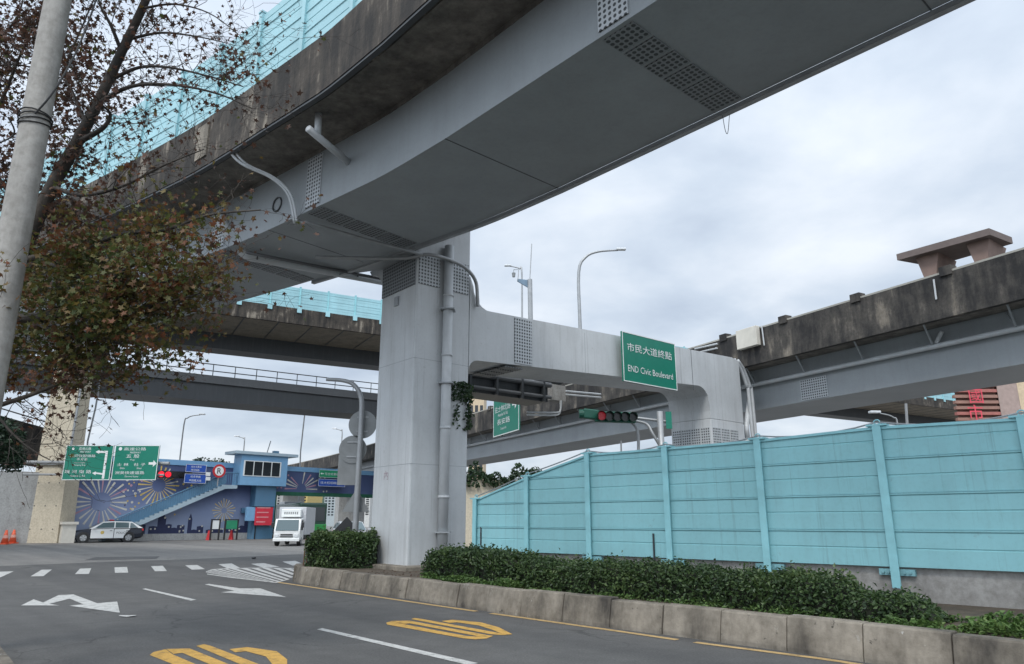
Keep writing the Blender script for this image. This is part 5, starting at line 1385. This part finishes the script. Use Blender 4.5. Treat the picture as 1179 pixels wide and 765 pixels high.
# ================================================================== HEDGES AND PLANTS
def hedge(name, path, half, h, zb, n, label, seed, mat=HEDGE, size=.075, endk=.8, cat='hedge'):
    rn = random.Random(seed); t = thing(name, path[len(path) // 2] + UP * zb, label, cat)
    st_ = resample(path, .12)
    core = MB(); pr_ = []
    for i, (p, tt) in enumerate(st_):
        r = V((tt.y, -tt.x, 0)); k = min(1, min(i, len(st_) - 1 - i) / 3 + endk)
        hh = (h - .12) * k * (1 + .05 * math.sin(i * .21 + seed) + .03 * math.sin(i * .9)); ww = (half - .08) * (.75 + .25 * k)
        pr_.append([p + r * x * ww + UP * (zb + z * hh) for x, z in ((-.92, -.1), (-1.0, .62), (-.88, .96), (0, 1.0), (.88, .96), (1.0, .62), (.92, -.1))])
    vs = [q for s_ in pr_ for q in s_]; fs = []
    for i in range(len(pr_) - 1):
        for j in range(6): a = i * 7 + j; fs.append((a, a + 7, a + 8, a + 1))
    fs.append(list(range(7))); fs.append([(len(pr_) - 1) * 7 + j for j in range(7)][::-1])
    core.add(vs, fs).build('stems', HCORE, t)
    mb = MB(); pts = []
    for k in range(n):
        i = rn.randrange(len(pr_)); s_ = pr_[i]; p, tt = st_[i]; ce = p + UP * (zb + h * .35)
        j = rn.choice((0, 1, 1, 2, 2, 3, 3, 4, 4, 5)) if rn.random() < .9 else 5; j = min(j, 5)
        q = s_[j].lerp(s_[j + 1], rn.random()) + tt * rn.uniform(-.07, .07)
        d = (q - ce); d = d - tt * d.dot(tt)
        cl = math.sin(q.x * 7 + seed) * math.sin(q.y * 6.3) * math.sin(q.z * 8 + 1) * .06
        q = q + d.normalized() * (rn.gauss(.02, .05) + cl) + UP * max(0, rn.gauss(0, .03) if j in (2, 3) else 0)
        if rn.random() < .03 and j in (2, 3): q = q + UP * rn.uniform(.03, .12)
        pts.append(q)
    leafcards(mb, pts, size, rn, .8); tag(mb.build('leaves', mat, t), kind='stuff')
    return t
def off_k(s0, s1, o0, o1=None):
    st_ = resample(kb, .1); o1 = o0 if o1 is None else o1; L_ = []
    a, b = int(s0 * 10), int(s1 * 10)
    for i in range(a, b, 3):
        p, tt = st_[i]; f = (i - a) / max(1, b - a); L_.append(p + V((tt.y, -tt.x, 0)) * -(o0 + (o1 - o0) * f))
    return L_
hedge('hedge', [V((-5.55, 20.75, 0)), V((-3.75, 20.75, 0))], .62, 1.0, .34, 11000, 'clipped block hedge at the island nose left of the pillar', 3, size=.085)
hedge('hedge', off_k(5.2, 8.6, 1.25, 1.1), .48, .68, .34, 9500, 'dark hedge in front of the pillar drain pipe', 5, size=.075)
hedge('hedge', off_k(7.9, 15.0, 1.27, 1.12), .46, .58, .34, 26000, 'long clipped hedge along the kerb below the turquoise fence', 8, size=.065)
hedge('hedge', off_k(14.6, 15.9, 1.05, 1.2), .42, .40, .34, 4200, 'loose straggling end of the roadside hedge at right', 11, size=.06, mat=HEDGE, endk=.3)
# ground cover
def cover(name, s0, s1, o0, o1, n, hmax, mat, size, label, cat, seed, dens=None):
    rn = random.Random(seed); st_ = resample(kb, .1); mb = MB(); pts = []
    while len(pts) < n:
        i = int(rn.uniform(s0, s1) * 10); p, tt = st_[min(i, len(st_) - 1)]; o = rn.uniform(o0, o1)
        q = p + V((tt.y, -tt.x, 0)) * -o
        m_ = math.sin(q.x * 3.1 + seed) * math.sin(q.y * 2.7 + 1.3) + .5 * math.sin(q.x * 7.7) * math.sin(q.y * 8.3)
        if m_ < rn.uniform(-.6, .5): continue
        pts.append(q + UP * (.37 + rn.random() * hmax * max(.2, .5 + m_ * .5)))
    leafcards(mb, pts, size, rn, 1.6)
    o_ = mb.build(name, mat); return tag(o_, label, cat, kind='stuff')
cover('ground_cover', 5.8, 8.8, .33, 1.1, 2400, .16, COVER, .07, 'bright green ground cover between kerb and hedge', 'ground cover', 2)
cover('ground_cover', 9, 16.5, .33, .8, 1500, .08, COVER, .05, 'thin weeds along the inner edge of the kerb', 'weeds', 5)
cover('ground_cover', 15.4, 17.6, .5, 1.7, 2300, .17, COVER, .075, 'pale green weeds under the fence wall at right', 'weeds', 7)
cover('ground_cover', 16.8, 20.5, .4, 2.3, 1500, .10, COVER, .06, 'patchy grass in the bed at right', 'grass', 9)
# litter on the bed
mb = MB(); rn = random.Random(5); st_ = resample(kb, .1); pts = []
for k in range(420):
    p, tt = st_[int(rn.uniform(3, 19) * 10)]; pts.append(p + V((tt.y, -tt.x, 0)) * -rn.uniform(.31, 1.6) + UP * .375)
leafcards(mb, pts, .06, rn, 4); tag(mb.build('fallen_leaves', DRYLEAF), 'scattered dry leaves on the planting bed soil', 'leaves', kind='stuff')

# ---- trees
LOBE = []
for k in range(10):
    a_ = 2 * math.pi * k / 10 + math.pi / 2; r_ = (1.0 if k % 2 == 0 else .42) * (.72 if k in (4, 6) else 1)
    LOBE.append((math.cos(a_) * r_ * .55, math.sin(a_) * r_ * .55))
def lobed(mb, p, s, rn, droop=.5):
    n = V((rn.gauss(0, .8), rn.gauss(0, .8), rn.gauss(.6, .7))).normalized()
    a = n.orthogonal().normalized(); a = Quaternion(n, rn.uniform(0, 6.28)) @ a; b = n.cross(a)
    cu = rn.uniform(-.5, .9)
    vs = [p] + [p + (a * x + b * y) * s - n * s * cu * (x * x + y * y) for x, y in LOBE]
    mb.add(vs, [(0, 1 + k, 1 + (k + 1) % 10) for k in range(10)])
def in_frame_depth(px, py, d): return aty(px, py, d)
rn = random.Random(17)
tree = thing('autumn_tree', (-7.2, 8.6, 0), 'bare branched tree with brown and olive autumn leaves behind the utility pole', 'tree')
def limb(pts, r0, r1, n=5):
    P_ = smooth_path([aty(x, y, d) for x, y, d in pts], n)
    return P_, [r0 + (r1 - r0) * (i / (len(P_) - 1)) ** .8 for i in range(len(P_))]
trunk_pts = smooth_path([V((-7.25, 9.0, -.05)), V((-7.15, 9.0, 1.6)), V((-6.9, 9.0, 3.0)), aty(8, 330, 9.0)], 5)
MB().tube(trunk_pts, [.22 - .09 * i / (len(trunk_pts) - 1) for i in range(len(trunk_pts))], 12).build('trunk', BARK, tree, smooth=True)
limbs = [
    ([(8, 330, 9.0), (32, 275, 9.0), (60, 215, 8.9), (88, 165, 8.8), (112, 120, 8.7), (140, 60, 8.6), (168, 0, 8.4), (185, -50, 8.3)], .115, .045),
    ([(-30, 372, 9.0), (0, 362, 8.8), (30, 366, 8.6), (62, 362, 8.5), (96, 350, 8.2), (125, 325, 8.0), (160, 300, 7.8)], .10, .02),
    ([(20, 302, 9.0), (60, 292, 8.8), (100, 285, 8.6), (140, 270, 8.4), (190, 265, 8.2), (240, 248, 8.0), (300, 242, 7.9)], .05, .008),
    ([(-10, 470, 9.2), (35, 455, 9.0), (72, 440, 8.8), (100, 425, 8.6), (125, 400, 8.4), (150, 370, 8.2)], .035, .008),
    ([(112, 120, 8.7), (150, 100, 8.5), (200, 98, 8.3), (250, 108, 8.1), (290, 125, 7.9)], .035, .006),
    ([(128, 92, 8.7), (160, 78, 8.6), (195, 78, 8.4), (240, 88, 8.2), (280, 100, 8.0)], .03, .006),
    ([(150, 45, 8.6), (185, 38, 8.5), (225, 42, 8.3), (262, 50, 8.1)], .025, .005),
    ([(140, 60, 8.6), (128, 30, 8.4), (115, 5, 8.3), (108, -30, 8.2)], .03, .01),
    ([(100, 145, 8.8), (85, 110, 8.9), (75, 80, 9.0), (95, 30, 9.1), (112, -10, 9.1)], .03, .008),
    ([(88, 165, 8.8), (118, 148, 8.5), (127, 132, 8.4), (118, 122, 8.3)], .045, .012),
    ([(60, 215, 8.9), (95, 225, 8.6), (140, 215, 8.3), (190, 190, 8.1), (235, 172, 8.0)], .035, .006),
    ([(40, 260, 9.0), (10, 220, 9.2), (-25, 180, 9.4), (-60, 120, 9.5)], .05, .012),
    ([(-30, 180, 9.4), (0, 120, 9.3), (25, 60, 9.2), (50, 10, 9.2)], .04, .008),
    ([(30, 366, 8.6), (70, 385, 8.5), (110, 390, 8.4), (150, 400, 8.2), (180, 420, 8.0)], .03, .006),
    ([(60, 362, 8.5), (110, 365, 8.3), (160, 355, 8.1), (205, 345, 7.9), (240, 335, 7.8)], .03, .006),
    ([(50, 300, 8.8), (90, 320, 8.5), (140, 330, 8.2), (190, 325, 8.0), (225, 320, 7.9)], .03, .006),
    ([(-10, 470, 9.2), (15, 500, 9.0), (40, 520, 8.9), (58, 530, 8.9)], .02, .005),
    ([(0, 100, 9.4), (-10, 60, 9.4), (20, 20, 9.3), (30, -20, 9.3)], .03, .008),
    ([(-60, 120, 9.5), (-30, 90, 9.4), (5, 75, 9.3), (45, 80, 9.2), (80, 95, 9.1)], .03, .006),
    ([(-70, 250, 9.5), (-30, 225, 9.4), (10, 190, 9.3), (45, 160, 9.2)], .03, .006),
    ([(-60, 20, 9.5), (-20, 30, 9.4), (30, 45, 9.3), (70, 40, 9.2), (100, 55, 9.1)], .025, .005),
    ([(-40, 330, 9.2), (0, 312, 9.1), (35, 318, 9.0), (60, 335, 8.9)], .03, .006),
    ([(-50, 430, 9.3), (-10, 412, 9.2), (30, 405, 9.1), (75, 412, 9.0), (120, 425, 8.8)], .03, .005),
    ([(-60, 320, 9.5), (-20, 290, 9.4), (15, 250, 9.3), (60, 240, 9.2)], .03, .006),
    ([(165, 10, 8.4), (200, 5, 8.3), (240, 15, 8.1), (275, 40, 7.9)], .02, .004),
]
twigs = MB(); tw = []
for (pts, r0, r1) in limbs:
    P_, rs = limb(pts, r0, r1); MB().tube(P_, rs, 9).build('branch', BARK, tree, smooth=True)
    tw.append((P_, rs))
tips = []
def twig(p, d, ln, r, lev):
    n = 5; path = [p]; dd = d.normalized()
    for i in range(n):
        dd = (dd + V((rn.gauss(0, .22), rn.gauss(0, .22), rn.gauss(.02, .22)))).normalized(); path.append(path[-1] + dd * ln / n)
    twigs.tube(path, [max(.0018, r * (1 - .7 * i / n)) for i in range(n + 1)], 4, caps=False)
    for i in range(1, n + 1): tips.append((path[i], lev))
    if lev < 2:
        for k in range(3 if lev == 0 else 2):
            i = rn.randint(1, n); q = (dd + V((rn.gauss(0, .8), rn.gauss(0, .8), rn.gauss(.1, .7)))).normalized()
            twig(path[i], q, ln * rn.uniform(.45, .75), r * .6, lev + 1)
for P_, rs in tw:
    Ltot = sum((P_[i + 1] - P_[i]).length for i in range(len(P_) - 1)); cnt = int(4 + Ltot * 5.4)
    for k in range(cnt):
        i = rn.randint(max(1, int(len(P_) * .15)), len(P_) - 1); t_ = (P_[min(i + 1, len(P_) - 1)] - P_[i - 1]).normalized()
        d = (t_ * rn.uniform(.2, .9) + V((rn.gauss(0, .6), rn.gauss(0, .6), rn.gauss(.05, .55)))).normalized()
        twig(P_[i], d, rn.uniform(.35, .95), min(.0065, rs[i] * .4), 0)
tag(twigs.build('twigs', BARK, tree), kind='stuff')
crown = MB(); dry = MB()
for p, lev in tips:
    h = p.z
    mid = max(0, min(1, (6.0 - h) / .9)) * max(0, min(1, (h - 2.9) / .7))        # leaves hold on in the sheltered middle of the crown
    if mid > .05 and p.x > -3.6: mid *= max(.12, 1 - (p.x + 3.6) / .6)
    left = max(0, min(1, (-5.3 - p.x) / .6)) * (1 if h > 4.6 else .3)
    pr_ = .2 + .8 * mid + .5 * left
    if h < 2.9: pr_ = .10
    if rn.random() > pr_: continue
    cnt = 1 + int(mid * rn.uniform(0, 3.1) + left * rn.uniform(0, 2.2))
    for k in range(cnt):
        q = p + V((rn.gauss(0, .10), rn.gauss(0, .10), rn.gauss(-.03, .09)))
        lobed(crown if rn.random() < .1 + .88 * mid else dry, q, rn.uniform(.045, .105), rn)
tag(crown.build('leaves', AUTUMN, tree), kind='stuff'); tag(dry.build('dry_leaves', DRYLEAF, tree), kind='stuff')
# far dark tree at the left
def bush(name, c, rx, ry, rz, n, size, mat, label, seed, trunk_h=2.0, cat='tree'):
    rn = random.Random(seed); t = thing(name, V((c[0], c[1], 0)), label, cat)
    MB().tube([V((c[0], c[1], -.05)), V((c[0] + .1, c[1], trunk_h)), V((c[0], c[1], c[2]))], [.28, .2, .08], 9).build('trunk', BARK, t)
    mb = MB(); pts = []; cl = []
    for k in range(16):
        a = rn.uniform(0, 6.28); e = rn.uniform(-.7, 1.0); f = math.sqrt(max(0, 1 - e * e)) * rn.uniform(.5, .95)
        cl.append((V((c[0] + rx * f * math.cos(a), c[1] + ry * f * math.sin(a), c[2] + rz * e * .8)), rn.uniform(.3, .55)))
    for k in range(n):
        q, s_ = rn.choice(cl); d = V((rn.gauss(0, 1), rn.gauss(0, 1), rn.gauss(0, 1))).normalized() * (rn.random() ** .4)
        pts.append(q + V((d.x * rx * s_, d.y * ry * s_, d.z * rz * s_)))
    leafcards(mb, pts, size, rn, .6); mb.build('crown', mat, t)
b_ = aty(-6, 516, 46)
bush('evergreen_tree', (b_.x, 46, aty(0, 516, 46).z), 1.75, 1.6, 1.7, 3000, .26, DTREE, 'dark evergreen tree overhanging the grey wall at far left', 31)
for k, (px, py, d, s_) in enumerate(((232, 533, 88, 1.5), (212, 535, 86, 1.1), (250, 533, 92, 1.4), (195, 536, 90, 1.0))):
    b_ = aty(px, py, d); bush('shrub', (b_.x, d, b_.z - .6), s_ * 1.3, s_, s_ * .8, 500, .32, DTREE, ('widest', 'second', 'rightmost', 'smallest leftmost')[k] + ' dark shrub showing over the mural wall coping', 40 + k, cat='shrub')

# ================================================================== UTILITY POLE
up_ = thing('utility_pole', V((-5.70, 7.5, 0)), 'pale concrete utility pole with a black cable tied round it', 'utility pole')
MB().tube([V((-5.60, 7.5, -.05)), V((-5.615, 7.5, 3.42)), V((-5.63, 7.5, 5.49)), V((-5.645, 7.5, 7.9)), V((-5.66, 7.5, 10.5))], [.185, .165, .155, .142, .13], 28).build('shaft', POLEC, up_, smooth=True)
zc_ = aty(38, 135, 7.4).z
for k in range(4):
    MB().tube([V((-5.638 + (.162 + .004 * k) * math.cos(R(a)), 7.5 + (.162 + .004 * k) * math.sin(R(a)), zc_ + .035 * (k - 1.5) + .03 * math.sin(R(a + 60 * k)))) for a in range(0, 361, 24)], .009, 6).build('cable_wrap', ROPE, up_)
k0 = V((-5.53, 7.33, zc_))
MB().tube(smooth_path([k0, aty(62, 105, 7.35), aty(90, 55, 7.6), aty(112, -5, 8.0), aty(118, -40, 8.2)], 6), .011, 6).build('tied_cable', ROPE, up_)
MB().tube(smooth_path([V((-5.85, 7.35, zc_ - .03)), aty(16, 155, 7.5), aty(-10, 170, 7.9), aty(-50, 200, 8.5)], 5), .010, 6).build('tied_cable', ROPE, up_)
